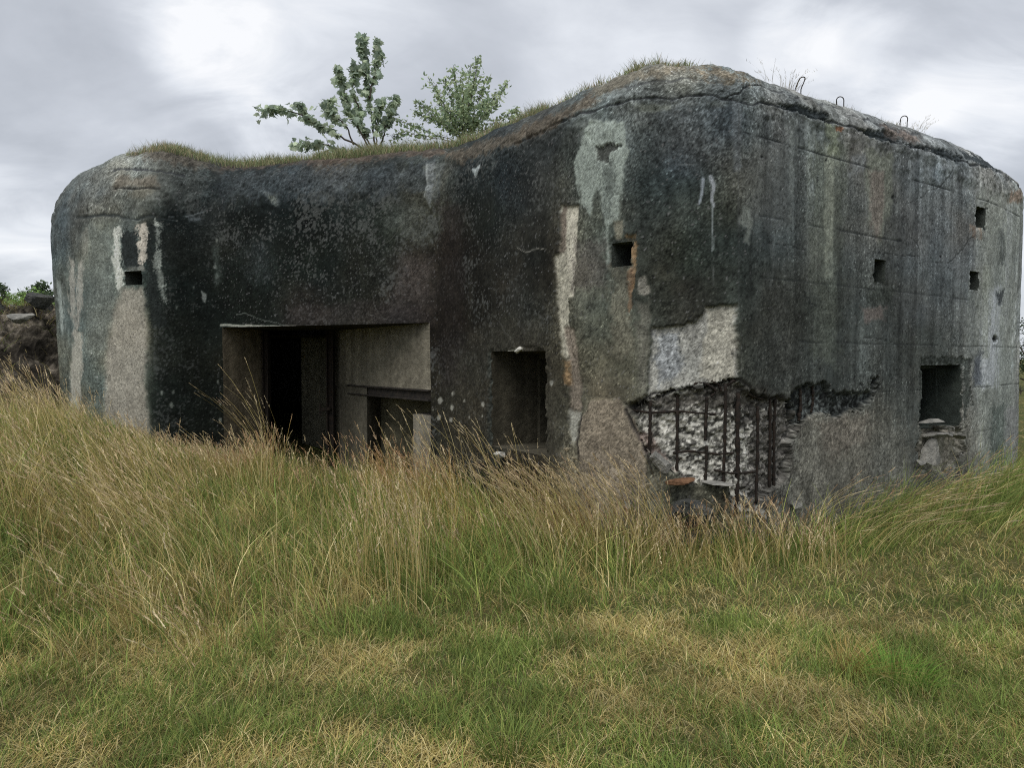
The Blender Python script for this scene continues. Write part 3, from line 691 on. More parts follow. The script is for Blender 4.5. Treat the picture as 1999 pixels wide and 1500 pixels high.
# ------------------------------------------------------------------ entrance recess
bt, rt, tp, lf = boundary(o_door)
pA = plan(518, 11.25); pA2 = plan(527, 11.3); pB = plan(652, 11.35); pP = plan(664, 11.2)
Lp = tuple(lf[30, :2]); Rp = tuple(rt[30, :2])
zl = 2.085
mb = MB()
fade = None
nL = len(lf)
t = np.linspace(0, 1, 34)[:, None]
lfs = sm_edge(lf); rts = sm_edge(rt)
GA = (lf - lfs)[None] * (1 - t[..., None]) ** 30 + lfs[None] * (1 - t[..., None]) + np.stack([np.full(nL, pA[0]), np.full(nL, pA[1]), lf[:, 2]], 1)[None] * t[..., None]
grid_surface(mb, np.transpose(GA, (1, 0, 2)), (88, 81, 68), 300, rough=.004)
# ceiling, its shade painted in as a darker tone
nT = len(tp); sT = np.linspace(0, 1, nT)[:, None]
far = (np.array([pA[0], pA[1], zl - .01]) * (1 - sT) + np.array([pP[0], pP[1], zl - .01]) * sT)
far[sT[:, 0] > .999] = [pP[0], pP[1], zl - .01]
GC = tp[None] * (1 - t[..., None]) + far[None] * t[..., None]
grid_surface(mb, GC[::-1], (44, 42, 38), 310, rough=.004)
# splayed right side: a wall over the beam, a pier on the left, a stub of wall on the right
def onW(px, z):  # point on the splayed wall plane from its back edge to the front corner
    d = np.array(Rp) - np.array(pP); a = (px - CX) / F
    # find k with x = a*y
    k = (a * pP[1] - pP[0]) / (d[0] - a * d[1]); q = np.array(pP) + d * k
    return np.array([q[0], q[1], z])
zb0, zb1 = 1.11, 1.26
def wall_piece(px0, px1, z0, z1, tone, seed):
    a = onW(px0, 0); b = onW(px1, 0); panel(mb, tuple(a[:2]), tuple(b[:2]), z0, z1, tone, seed, res=.025)
def Wend(n): return rt[:, :]
a = onW(664, 0)
panel(mb, tuple(pP), tuple(onW(716, 0)[:2]), -.3, 1.26, (74, 71, 62), 320, res=.025)
# upper part runs to the true edge of the opening
ru = rt[rt[:, 2] > 1.26]; rus = rts[rt[:, 2] > 1.26]
nU = len(ru); t2 = np.linspace(0, 1, 60)[None, :, None]
st_ = np.stack([np.full(nU, pP[0]), np.full(nU, pP[1]), ru[:, 2]], 1)
GW = st_[:, None] * (1 - t2) + rus[:, None] * t2 + (ru - rus)[:, None] * t2 ** 40
grid_surface(mb, GW, (94, 90, 79), 330, rough=.005)
# stub at the front corner (lower right), pale
rl = rts[rt[:, 2] < .94]
q = onW(806, 0); nS = len(rl)
st_ = np.stack([np.full(nS, q[0]), np.full(nS, q[1]), rl[:, 2]], 1)
t3_ = np.linspace(0, 1, 14)[None, :, None]
grid_surface(mb, st_[:, None] * (1 - t3_) + rl[:, None] * t3_, (102, 98, 88), 340, rough=.004)
top0 = st_[-1]; top1 = rl[-1]; dn = np.array([.35, .75, 0])
slabface(mb, [top0, top1, top1 + dn, top0 + dn], (90, 86, 78), 345)
slabface(mb, [q + [0, 0, -.3], q + [0, 0, .94], q + dn + [0, 0, .94], q + dn + [0, 0, -.3]], (70, 66, 58), 346)
rm = rt[(rt[:, 2] >= .93) & (rt[:, 2] <= 1.27)]      # the jamb of the slot behind the corner
t4 = np.linspace(0, 1, 12)[None, :, None]
grid_surface(mb, rm[:, None] * (1 - t4) + (rm + np.array([.30, .55, 0]))[:, None] * t4, (60, 57, 50), 347)
# inside of the slot: underside and back
e0 = onW(716, 1.26); e1 = np.array([Rp[0], Rp[1], 1.26]); dn2 = np.array([.25, .8, 0])
slabface(mb, [e0, e1, e1 + dn2, e0 + dn2], (60, 57, 50), 350)
slabface(mb, [onW(716, -.3), onW(716, 1.26), onW(716, 1.26) + dn2 * .5, onW(716, -.3) + dn2 * .5], (66, 63, 55), 352)
b0 = onW(716, 0) + dn2 * .5; b1 = np.array([Rp[0] + .25, Rp[1] + 1.1, 0])
panel(mb, tuple(b0[:2]), tuple(b1[:2]), -.3, 1.26, (78, 75, 62), 354)
# back wall beside the door and the floor
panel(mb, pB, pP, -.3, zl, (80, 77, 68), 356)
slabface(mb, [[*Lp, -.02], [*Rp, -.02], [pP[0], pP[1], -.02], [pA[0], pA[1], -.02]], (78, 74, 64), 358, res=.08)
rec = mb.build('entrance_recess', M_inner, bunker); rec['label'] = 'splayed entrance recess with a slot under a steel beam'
# inside: corridor wall seen through the door
mb = MB()
i0 = plan(588, 12.6); i1 = plan(665, 12.35); i2_ = plan(588, 15.5)
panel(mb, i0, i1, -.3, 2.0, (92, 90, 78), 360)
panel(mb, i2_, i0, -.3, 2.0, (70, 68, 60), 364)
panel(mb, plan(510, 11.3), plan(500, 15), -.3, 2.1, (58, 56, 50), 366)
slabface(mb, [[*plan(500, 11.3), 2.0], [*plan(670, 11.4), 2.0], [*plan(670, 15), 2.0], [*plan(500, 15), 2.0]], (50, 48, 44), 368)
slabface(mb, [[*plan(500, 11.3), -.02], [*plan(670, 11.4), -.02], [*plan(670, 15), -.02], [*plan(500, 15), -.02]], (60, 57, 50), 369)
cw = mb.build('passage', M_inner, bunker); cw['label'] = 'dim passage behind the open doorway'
def box_between(mb, p, q, w, d, up=(0, 0, 1)):
    """bar of section w x d from p to q with small bevels"""
    p = np.asarray(p, float); q = np.asarray(q, float); T = q - p; T /= np.linalg.norm(T)
    A = np.cross(T, up) if abs(T @ np.asarray(up)) < .9 else np.cross(T, (0, 1, 0)); A /= np.linalg.norm(A); B = np.cross(A, T)
    ch = min(w, d) * .15
    sec = [(-w / 2 + ch, -d / 2), (w / 2 - ch, -d / 2), (w / 2, -d / 2 + ch), (w / 2, d / 2 - ch), (w / 2 - ch, d / 2), (-w / 2 + ch, d / 2), (-w / 2, d / 2 - ch), (-w / 2, -d / 2 + ch)]
    n = len(sec); V = np.array([p + A * x + B * y for x, y in sec] + [q + A * x + B * y for x, y in sec])
    f = [[i, (i + 1) % n, n + (i + 1) % n, n + i] for i in range(n)]
    V = np.vstack([V, p, q]); k = 2 * n
    mb.add(V, f, [[k, (i + 1) % n, i] for i in range(n)] + [[k + 1, n + i, n + (i + 1) % n] for i in range(n)])
for (px, Y, w) in ((521, 11.22, .085), (646, 11.2, .11)):
    mb = MB(); p = plan(px, Y)
    box_between(mb, (p[0], p[1], -.3), (p[0], p[1], 2.1), w, .10)
    box_between(mb, (p[0] - w * .4, p[1] - .07, -.3), (p[0] - w * .4, p[1] - .07, 2.1), .018, .05)
    box_between(mb, (p[0] + w * .4, p[1] - .07, -.3), (p[0] + w * .4, p[1] - .07, 2.1), .018, .05)
    mb.build('door_post', M_rust, bunker)
mb = MB(); p = plan(632, 11.1)
box_between(mb, (p[0] - .06, p[1] - .02, .88), (p[0] + .09, p[1], .9), .04, .05); tube(mb, [(p[0] - .05, p[1] - .03, .80), (p[0] - .05, p[1] - .03, .98)], .018)
mb.build('hinge', M_rust, bunker)
mb = MB(); e0 = onW(680, 1.19); e1 = np.array([Rp[0], Rp[1], 1.19]); nW = np.array([-.66, -.6, 0]); nW /= np.linalg.norm(nW)
dW = (e1 - e0) / np.linalg.norm(e1 - e0); off = nW * -.03
box_between(mb, e0 + off + [0, 0, .06], e1 + off + dW * -.02 + [0, 0, .06], .10, .022)
box_between(mb, e0 + off + [0, 0, -.06], e1 + off + dW * -.02 + [0, 0, -.06], .10, .022)
box_between(mb, e0 + off, e1 + off + dW * -.02, .02, .10)
bm_ = mb.build('steel_beam', M_steel, bunker); bm_['label'] = 'dark steel beam over the slot in the entrance recess'

# ------------------------------------------------------------------ reinforcement bars and roof loops
def wall_pt(px, py, inset):
    """point of the outer face under lay-out position, inset metres behind it"""
    k = s_at_px(px); z = z_at(py, k)
    return np.array([Pxy[k, 0], Pxy[k, 1], z]) - np.array([Nf[k, 0], Nf[k, 1], 0]) * inset
def rebar(pts, r=.0135, inset=.025):
    r *= 1.28
    P = np.array([wall_pt(x, y, inset + .006 * rng.random()) for x, y in pts]); P = smooth_pts(P, 26)
    P += .006 * (rng.random(P.shape) - .5)
    mb = MB(); tube(mb, P, r, 7, None, .6); o = mb.build('reinforcement_bar', M_rust, bunker, True); return o
for pts in ([(1271,784),(1272,840),(1272,898)], [(1325,768),(1326,850),(1325,944)], [(1381,776),(1380,862)], [(1381,872),(1382,905),(1379,948)], [(1419,750),(1420,850),(1417,958)],
            [(1452,768),(1450,840),(1452,920),(1448,1012)], [(1488,794),(1487,880),(1486,985)], [(1513,780),(1515,860),(1514,985)], [(1524,780),(1523,860),(1524,965)], [(1570,760),(1571,790),(1569,822)], [(1595,754),(1597,780),(1594,806)]):
    rebar(pts, .0108 if pts[0][0] != 1452 else .015, .032 + .02 * rng.random())
for pts in ([(1228,801),(1270,806),(1330,805),(1400,810)], [(1318,886),(1350,883),(1400,888),(1440,886)], [(1400,920),(1440,926),(1490,923)], [(1426,752),(1440,744),(1458,752),(1474,772),(1498,780)], [(1350,756),(1366,748),(1386,752),(1400,764),(1392,776)], [(1390,744),(1404,752),(1410,764)]):
    rebar(pts, .0085, .045)
def loop(px, py, Y, w, h, lean):
    b = at(px, py, Y); P = []
    for x, z in [(-w / 2, -.06), (-w / 2, 0), (-w / 2, (h - w / 2) * .6)] + [(w / 2 * math.cos(math.pi * (1 - k / 8)), h - w / 2 + w / 2 * math.sin(math.pi * (1 - k / 8))) for k in range(9)] + [(w / 2, (h - w / 2) * .6), (w / 2, 0), (w / 2, -.06)]:
        P.append(b + [x + lean * max(z, 0) / h, 0, z])
    mb = MB(); tube(mb, smooth_pts(P, 40), .0055, 7, None, .2); mb.build('lifting_loop', M_rust, bunker, True)
loop(1558, 174, 7.75, .06, .125, .05)
loop(1640, 204, 8.2, .08, .085, .0)
loop(1764, 240, 9.0, .085, .085, .01)
loop(741, 296, 10.45, .05, .09, .01)

# ------------------------------------------------------------------ terrain
def in_plan(x, y, grow=0.):
    P = PP[:-1:3]; x = np.asarray(x, float); y = np.asarray(y, float); ins = np.zeros(x.shape, bool)
    for i in range(len(P)):
        a, b = P[i], P[(i + 1) % len(P)]
        cr = (a[1] > y) != (b[1] > y)
        ins ^= cr & (x < (b[0] - a[0]) * (y - a[1]) / (b[1] - a[1] + 1e-12) + a[0])
    return ins
def ground_z(x, y):
    x = np.asarray(x, float); y = np.asarray(y, float)
    m1_ = sstep(0, 1, (-x - 2.0) / 4.0) * sstep(1.5, 6.5, y) * (1 - sstep(16, 30, y))
    far_ = 1 - sstep(20, 40, np.hypot(x, y))
    return .66 * m1_ + far_ * (.10 * (fbm(x * .7, y * .7, 3, 120) - .5) + .03 * (fbm(x * 3, y * 3, 2, 121) - .5)) - .02
def terrain():
    xs = np.unique(np.concatenate([np.arange(-12, 12.01, .12), np.geomspace(12, 900, 40), -np.geomspace(12, 900, 40)]))
    ys = np.unique(np.concatenate([np.arange(-2, 14, .12), np.geomspace(14, 1200, 60), -np.geomspace(2, 300, 20)]))
    Xg, Yg = np.meshgrid(xs, ys); Zg = ground_z(Xg, Yg)
    i = np.arange(Xg.size).reshape(Xg.shape)
    f = np.stack([i[:-1, :-1], i[:-1, 1:], i[1:, 1:], i[1:, :-1]], -1).reshape(-1, 4)
    return np.stack([Xg, Yg, Zg], -1).reshape(-1, 3), f
m, nt, b = mat_new('meadow_ground'); L = nt.links.new
tc = N_(nt, 'ShaderNodeTexCoord'); n1 = N_(nt, 'ShaderNodeTexNoise'); n1.inputs['Scale'].default_value = 1.3; n1.inputs['Detail'].default_value = 8; n1.inputs['Roughness'].default_value = .7
L(tc.outputs['Object'], n1.inputs['Vector'])
cr = N_(nt, 'ShaderNodeValToRGB'); cr.color_ramp.elements[0].position = .36; cr.color_ramp.elements[0].color = (.065, .085, .028, 1)
cr.color_ramp.elements[1].position = .64; cr.color_ramp.elements[1].color = (.15, .13, .058, 1)
L(n1.outputs['Fac'], cr.inputs['Fac']); L(cr.outputs['Color'], b.inputs['Base Color']); b.inputs['Roughness'].default_value = 1; b.inputs['Specular IOR Level'].default_value = .05
n2 = N_(nt, 'ShaderNodeTexNoise'); n2.inputs['Scale'].default_value = 40; n2.inputs['Detail'].default_value = 5; L(tc.outputs['Object'], n2.inputs['Vector'])
bp = N_(nt, 'ShaderNodeBump'); bp.inputs['Distance'].default_value = .05; L(n2.outputs['Fac'], bp.inputs['Height']); L(bp.outputs['Normal'], b.inputs['Normal'])
tv_, tf_ = terrain()
tag(new_mesh('ground', tv_, [tf_], m, smooth=True), kind='structure')

# ------------------------------------------------------------------ grass
def ribbons(mb, root, H, lean, droop, w, cb, ct, seg=3, tipw=.08):
    """blades: root (n,3), H (n), lean (n,2) sideways travel per height, droop 0..1, width, colours at base and tip"""
    n = len(root); t = np.linspace(0, 1, seg + 1)
    hor = (t * .35 + t * t * .65)[None, :, None] * lean[:, None, :] * H[:, None, None]
    ver = H[:, None] * (t[None] - droop[:, None] * t[None] ** 2.2)
    C = np.zeros((n, seg + 1, 3)); C[..., :2] = root[:, None, :2] + hor; C[..., 2] = root[:, None, 2] + ver
    ph = rng.random(n) * math.pi; sd = np.stack([np.cos(ph), np.sin(ph) * .6, np.zeros(n)], 1)
    wp = (1 - (1 - tipw) * t ** 1.6)[None] * w[:, None] * .5
    Vv = np.stack([C - sd[:, None] * wp[..., None], C + sd[:, None] * wp[..., None]], 2)   # n,seg+1,2,3
    cc = cb[:, None] * (1 - t)[None, :, None] + ct[:, None] * t[None, :, None]
    cc = np.repeat(cc[:, :, None], 2, 2)
    k = np.arange(n)[:, None] * (2 * (seg + 1)) + np.arange(seg)[None] * 2
    f = np.stack([k, k + 1, k + 3, k + 2], -1).reshape(-1, 4)
    mb.add(Vv.reshape(-1, 3), f, (), cc.reshape(-1, 3))
    return C
GREEN = np.array([[.165, .225, .052], [.20, .265, .062], [.13, .19, .052], [.26, .295, .08]])
STRAW = np.array([[.50, .41, .165], [.42, .345, .125], [.60, .51, .26], [.34, .26, .095]])
def pick(pal, n, var=.18):
    c = pal[rng.integers(0, len(pal), n)]; return c * np.exp(var * rng.normal(size=(n, 1)))
def scatter(n, y0, y1, x0f=-.74, x1f=.74, power=1.0):
    """ground points over a fan that widens with distance"""
    a = rng.random(n); y = (y0 ** power + a * (y1 ** power - y0 ** power)) ** (1 / power)
    x = (x0f + (x1f - x0f) * rng.random(n)) * y
    return x, y
def dryness(x, y):
    """0 lush green .. 1 straw, as the sward lies on the ground"""
    d = fbm(x * 1.5 + 3, y * 2.0, 3, 131) * .65 + fbm(x * 4.0, y * 5.0, 3, 132) * .55 - .60
    return d
def tall_edge(x):
    """distance where the mown sward gives way to the tall growth"""
    u_ = x / 4.5
    return np.interp(x, [-4, -2.6, -1.6, -.8, 0, .6, 1.3, 2.2, 3.2, 5], [3.7, 3.8, 4.1, 4.4, 4.55, 4.75, 5.2, 5.7, 6.3, 7.2]) + .5 * (fbm(x * 1.8, x * 0, 3, 133) - .5)
def zroot(x, y, sink=.01): return np.stack([x, y, ground_z(x, y) - sink], 1)

lawn = MB()
def add_lawn(n, y0, y1, hmin, hmax, wmin, wmax, power, xa=-.74, xb=.74):
    x, y = scatter(n, y0, y1, xa, xb, power)
    k = ~in_plan(x, y); x, y = x[k], y[k]
    d = dryness(x, y) + .10
    # clumps and gaps
    cl = fbm(x * 5, y * 5, 2, 134); k = rng.random(len(x)) < np.clip(.35 + 1.3 * cl, 0, 1); x, y, d, cl = x[k], y[k], d[k], cl[k]
    n = len(x)
    dry = rng.random(n) < np.clip(.26 + 2.6 * d, .05, .92)
    H = (hmin + (hmax - hmin) * rng.random(n) ** 1.4) * (.6 + .9 * cl) * np.where(dry, .9, 1.05)
    flat = np.where(dry, .45 + .9 * rng.random(n), .15 + .55 * rng.random(n))
    a = rng.random(n) * 2 * math.pi + .6 * (fbm(x, y, 2, 135) - .5)
    lean = np.stack([np.cos(a), np.sin(a)], 1) * flat[:, None] * 1.3
    c = np.where(dry[:, None], pick(STRAW, n), pick(GREEN, n))
    c = c * (.55 + .95 * fbm(x * 2.6, y * 2.6, 3, 136))[:, None]
    ribbons(lawn, zroot(x, y), H, lean, np.clip(flat * .6, 0, .8), wmin + (wmax - wmin) * rng.random(n), c * .8, c * 1.12, 3)
add_lawn(85000, 2.45, 4.6, .05, .16, .0032, .0062, 1.6)
add_lawn(70000, 4.5, 9.5, .06, .17, .0045, .0075, 1.6)
for xa, xb in ((-1.3, -.74), (.74, 1.3)): add_lawn(20000, 1.6, 5, .06, .16, .005, .008, 1.6, xa, xb); add_lawn(16000, 5, 10, .08, .18, .007, .010, 1.6, xa, xb)
add_lawn(14000, 7.5, 30., .08, .2, .008, .014, 1.3)
tag(lawn.build('lawn_grass', M_grass), 'short patchy green and straw coloured sward in the foreground', kind='stuff')

# long leaves of the unmown belt
def bank_cap(x, y):
    r = (x - .30) / np.maximum(y, .1)      # the stems lean over, their heads stand to the left of the roots
    yt = np.interp(r, [-.75, -.69, -.62, -.55, -.48, -.41, -.36, -.30], [680, 690, 755, 812, 862, 882, 850, 700])
    return EYE - (yt - 700) / F * y - ground_z(x, y)
belt = MB()
def add_belt(n, green, xa=-.80, xb=.80):
    m_ = n // 34
    xc, yc = scatter(m_, 3.6, 10.8, xa, xb, 1.7); q_ = rng.integers(0, m_, n)
    sg = (.035 + .07 * rng.random(m_))[q_]; ox = rng.normal(size=n) * sg; oy = rng.normal(size=n) * sg
    x, y = xc[q_] + ox, yc[q_] + oy; hk = (.55 + .85 * rng.random(m_))[q_]; ck = np.exp(.24 * rng.normal(size=m_))[q_]; kx = .35 * rng.normal(size=m_)[q_]
    e = tall_edge(x); k = (~in_plan(x, y)) & (rng.random(n) < sstep(-.35, .45, y - e)); x, y, e, ox, oy, hk, ck, kx = (q[k] for q in (x, y, e, ox, oy, hk, ck, kx))
    d = dryness(x, y) + .16 * (x < -1.5) - .30 * sstep(1.6, 3.2, x) + .10 * ((x > -1.6) & (x < 1.3))
    k = rng.random(len(x)) < (np.clip(1.05 - 1.7 * (d + .06), .15, 1) if green else np.clip(.34 + 2.0 * d, .10, 1)); x, y, d, e, ox, oy, hk, ck, kx = (q[k] for q in (x, y, d, e, ox, oy, hk, ck, kx))
    n = len(x); g = sstep(-.2, 1.0, y - e)
    rt_ = sstep(2.0, 3.6, x)
    H = (.16 + .34 * rng.random(n)) * (.55 + .6 * g) * (1 + .25 * rt_) * (1 + .35 * (x < -3.9)) * hk
    H = np.where(x / y < -.36, np.minimum(H, np.maximum(bank_cap(x, y), .15) * .8), H)
    a = rng.random(n) * 2 * math.pi
    bias = np.where(x < .9, -.28, 0) + 1.0 * rt_
    lean = np.stack([np.cos(a) * (.55 - .2 * rt_) + bias + kx + ox * 5, np.sin(a) * .5 + oy * 5], 1) * (.35 + .75 * rng.random(n))[:, None]
    dr = np.clip(.30 * np.hypot(lean[:, 0], lean[:, 1]) + .3 * rng.random(n), 0, .78)
    c = pick(GREEN, n) if green else pick(STRAW, n)
    c = c * ck[:, None]
    ribbons(belt, zroot(x, y), H, lean, dr, (.0045 + .0045 * rng.random(n)) * (1.0 if green else .85), c * .8, c * 1.12, 4)
add_belt(72000, True); add_belt(48000, False)
for xa, xb in ((-1.25, -.80), (.80, 1.25)): add_belt(9000, True, xa, xb); add_belt(6000, False, xa, xb)
tag(belt.build('meadow_grass', M_grass), 'long tangled green and dry meadow grass growing below the bunker wall', kind='stuff')

# tall flowering stems
SEED = np.array([[.52, .42, .26], [.44, .34, .20], [.60, .50, .33], [.46, .33, .21]])
def stems(mb, x, y, H, lean, tone=1.0, w=.0042, head=.13, pal=STRAW, hpal=SEED, droop=.08, spk=9):
    n = len(x); c = pick(pal, n) * tone
    r = zroot(x, y); dr = np.full(n, droop) + .10 * rng.random(n)
    C = ribbons(mb, r, H, lean, dr, np.full(n, w), c * .85, c * 1.05, 6, .45)
    # dry leaf from the stem
    hc = pick(hpal, n) * tone
    T = C[:, -1] - C[:, -2]; T /= np.linalg.norm(T, axis=1)[:, None]
    hl = head * (.6 + .8 * rng.random(n))
    for k in range(spk):
        f = (k + rng.random(n)) / spk
        p = C[:, -1] - T * (hl * (1 - f))[:, None]
        L_ = (.012 + .016 * rng.random(n)) * (1.15 - .5 * f)
        a = rng.random(n) * 2 * math.pi
        ln = np.stack([np.cos(a), np.sin(a)], 1) * .42 + T[:, :2] / np.maximum(T[:, 2:3], .3)
        ribbons(mb, p, L_, ln, np.full(n, .05), .005 + .004 * rng.random(n), hc, hc * 1.1, 1, .3)
tall = MB()
def patch_stems(n, cx0, cx1, y0, y1, hmin, hmax, lx, ly, sd=.16, dens=None, **kw):
    x = cx0 + (cx1 - cx0) * rng.random(n); y = y0 + (y1 - y0) * rng.random(n)
    k = ~in_plan(x, y)
    if dens is not None: k &= rng.random(n) < sstep(dens - .12, dens + .12, fbm(x * 2.0, y * 2.0, 3, 151))
    x, y = x[k], y[k]; n = len(x)
    H = hmin + (hmax - hmin) * rng.random(n) ** .8
    H = np.where(x / y < -.33, np.minimum(H, np.maximum(bank_cap(x, y), .2) * (.86 + .50 * rng.random(n))), H)
    H *= .55 + .85 * fbm(x * 1.7, y * 1.7, 2, 153)
    w1 = fbm(x * .9, y * .9, 2, 152) - .5
    lean = np.stack([lx + .5 * w1 + sd * rng.normal(size=n), ly + sd * rng.normal(size=n)], 1)
    stems(tall, x, y, H, lean, **kw)
# left bank: dense, leaning to the left
patch_stems(2300, -6.2, -2.9, 5.2, 10.2, .70, 1.15, -.42, -.05, .17, .44)
patch_stems(900, -4.0, -2.0, 4.3, 6.6, .50, .90, -.40, -.05, .19, .50)
patch_stems(420, -3.2, -1.6, 3.7, 5.2, .25, .5, -.45, -.1, .25, .5)
patch_stems(1100, -6.6, -2.9, 4.6, 9.8, 1.0, 1.45, -.34, -.05, .15, .36, pal=STRAW * 1.12, hpal=SEED * 1.1)
# before the door: upright, reddish heads
patch_stems(560, -3.9, -1.2, 7.9, 9.6, .42, .80, -.08, 0, .14, .45, tone=.95, pal=STRAW * np.array([1.0, .86, .8]), hpal=SEED * np.array([1.05, .85, .8]))
patch_stems(620, -1.9, .2, 6.2, 8.4, .45, .80, -.12, 0, .14, .46, pal=STRAW * np.array([1.0, .9, .75]))
patch_stems(560, -1.4, 1.2, 5.2, 7.0, .40, .78, -.16, 0, .16, .46)
patch_stems(420, .1, 1.4, 5.6, 6.7, .75, 1.05, -.48, -.05, .16, .45)
patch_stems(500, .8, 2.6, 5.3, 6.4, .30, .55, -.05, 0, .22, .48)
patch_stems(520, -.1, 1.5, 5.9, 7.4, .28, .62, -.20, 0, .24, .4, pal=STRAW * np.array([.50, .40, .40]), hpal=SEED * np.array([.55, .45, .42]))
patch_stems(260, 1.2, 2.6, 5.9, 7.0, .25, .55, .0, 0, .26, .4, pal=STRAW * np.array([.55, .46, .44]), hpal=SEED * np.array([.6, .5, .46]))
patch_stems(200, -1.4, -.6, 7.3, 8.3, .5, .85, -.1, 0, .14, .3, pal=STRAW * np.array([.9, .72, .6]), hpal=SEED * np.array([.9, .7, .6]))
# right: blown over to the right
patch_stems(900, 2.4, 6.4, 6.0, 9.2, .55, .95, .95, -.25, .22, .45, droop=.3)
patch_stems(520, 2.7, 6.0, 6.6, 9.3, .45, .85, .45, -.1, .18, .42, droop=.14, pal=STRAW * np.array([.78, .70, .68]), hpal=SEED * np.array([.8, .7, .66]))
patch_stems(150, -1.1, -.55, 4.7, 5.3, .7, 1.08, -.05, 0, .13, .3)
patch_stems(160, -2.9, -1.6, 7.4, 8.6, .60, 1.0, -.05, 0, .12, .4)
patch_stems(90, -.9, .4, 6.6, 7.4, .75, 1.05, -.2, 0, .16, .3)
tag(tall.build('tall_grass', M_grass), 'tall dry grass with seed heads leaning before the bunker', kind='stuff')

# roof sward
rg = MB()
def roof_strip(n, s0, s1, d0, d1, hmin, hmax, green, w=(.004, .008)):
    s = s0 + (s1 - s0) * rng.random(n); d = d0 + (d1 - d0) * rng.random(n) ** 1.2
    k = np.searchsorted(Sc, s).clip(0, NC - 1)
    r = X3[-1, k] - np.stack([Ns[k, 0], Ns[k, 1], np.zeros(n)], 1) * d[:, None]
    r[:, 2] += .01 + .05 * np.minimum(np.maximum(d, 0) / .35, 1) - .02
    # in front of the roof ring the turf follows the curve of the shoulder
    neg = d < 0
    if neg.any():
        rr = NR_ - 1 - np.clip((-d[neg] / .0125).astype(int), 0, 90); r[neg] = X3[rr, k[neg]]
    cl = fbm(s * 2.5, d * 4, 3, 160); kk = rng.random(n) < np.clip(cl * 2.4 - .55, .08, 1); r, s, cl = r[kk], s[kk], cl[kk]; m = len(r)
    H = (hmin + (hmax - hmin) * rng.random(m) ** 1.3) * (.5 + cl)
    a = rng.random(m) * 2 * math.pi; lean = np.stack([np.cos(a), np.sin(a)], 1) * (.2 + .6 * rng.random(m))[:, None]
    gr = rng.random(m) < green
    c = np.where(gr[:, None], pick(np.array([[.20, .25, .11], [.26, .29, .16], [.17, .22, .10]]), m), pick(np.array([[.46, .40, .25], [.36, .30, .18], [.30, .24, .15]]), m))
    ribbons(rg, r, H, lean, .3 * rng.random(m), w[0] + (w[1] - w[0]) * rng.random(m), c * .9, c * 1.1, 3)
sA, sB, sC_, sD = s_of(2), s_of(4), s_of(5), s_of(7)
roof_strip(2600, sA + .3, s_of(3) + .6, -.42, .3, .06, .15, .45)
roof_strip(20000, s_of(3), sC_ + .2, -.44, .3, .06, .17, .68)
roof_strip(14000, sC_, sD + .1, -.40, .3, .06, .16, .62)
roof_strip(1300, sD, s_of(8) - .15, -.34, .4, .04, .09, .55)
roof_strip(6500, s_of(8) + .1, s_of(9) + .3, -.30, .4, .04, .12, .4)
tag(rg.build('roof_grass', M_grass), 'grass growing along the top edge of the bunker', kind='stuff')

# ------------------------------------------------------------------ single plants
def tuft(name, label, cat, px, py, Y, n, hmin, hmax, pal, spread, lx, fl, w=.004, group=None, tone=1., heads=0, zz=None):
    b = at(px, py, Y); z = float(ground_z(b[0], b[1])) if zz is None else zz
    a = rng.random(n) * 2 * math.pi; r = spread * np.sqrt(rng.random(n))
    loc = np.stack([np.cos(a) * r, np.sin(a) * r, np.full(n, -.01)], 1)
    H = hmin + (hmax - hmin) * rng.random(n); c = pick(pal, n) * tone
    lean = np.stack([np.cos(a), np.sin(a)], 1) * (r / spread * fl)[:, None] + rng.normal(size=(n, 2)) * .25; lean[:, 0] += lx
    mb = MB(); C = ribbons(mb, loc, H, lean, np.clip(.35 * np.hypot(lean[:, 0], lean[:, 1]), 0, .8), w * (.7 + .6 * rng.random(n)), c * .8, c * 1.1, 5)
    if heads:
        for k in range(heads):
            p = C[:, -1] - (C[:, -1] - C[:, -2]) * (k / heads) * 1.2; aa = rng.random(n) * 6.28
            ribbons(mb, p, .012 + .015 * rng.random(n), np.stack([np.cos(aa), np.sin(aa)], 1) * .7, np.zeros(n), np.full(n, .004), c, c * 1.1, 1, .3)
    o = mb.build(name, M_grass); o.location = (b[0], b[1], z); tag(o, label, cat, group); return o
def gY(py): return EYE * F / (py - 700.)
tuft('grass_tuft', 'matted brown dry tuft lying in the lawn at right', 'grass tuft', 1672, 1320, gY(1320), 260, .12, .24, STRAW * np.array([.75, .66, .55]), .11, .75, 1.3, .004)
tuft('grass_tuft', 'bright green tuft beside the matted brown one', 'grass tuft', 1760, 1335, gY(1335), 420, .10, .20, GREEN * np.array([.9, 1.25, .9]), .17, .1, .7, .005)
tuft('grass_tuft', 'green tuft low in the lawn at the bottom centre', 'grass tuft', 1000, 1470, gY(1480), 300, .10, .19, GREEN, .13, .1, .8, .0055)
tuft('grass_tuft', 'green tuft with dry stalks at the left of the foreground', 'grass tuft', 430, 1440, gY(1440), 320, .09, .18, GREEN * .95, .15, 0, .8, .0055)
tuft('dry_weed', 'wispy dry weed on the roof beside the left iron loop', 'weed', 1540, 168, 7.8, 34, .10, .26, STRAW * .45, .10, .15, .6, .004, None, 1., 3, at(1540, 176, 7.8)[2])
tuft('dry_weed', 'thin dry weed on the roof before the upper left iron loop', 'weed', 1497, 152, 7.55, 10, .12, .30, STRAW * .4, .06, -.35, .4, .004, None, 1., 3, at(1497, 158, 7.55)[2])
tuft('dry_weed', 'low dry weed on the roof beside the right iron loop', 'weed', 1785, 248, 9.1, 40, .06, .17, STRAW * .55, .14, .1, .7, .004, None, 1., 3, at(1785, 256, 9.1)[2])
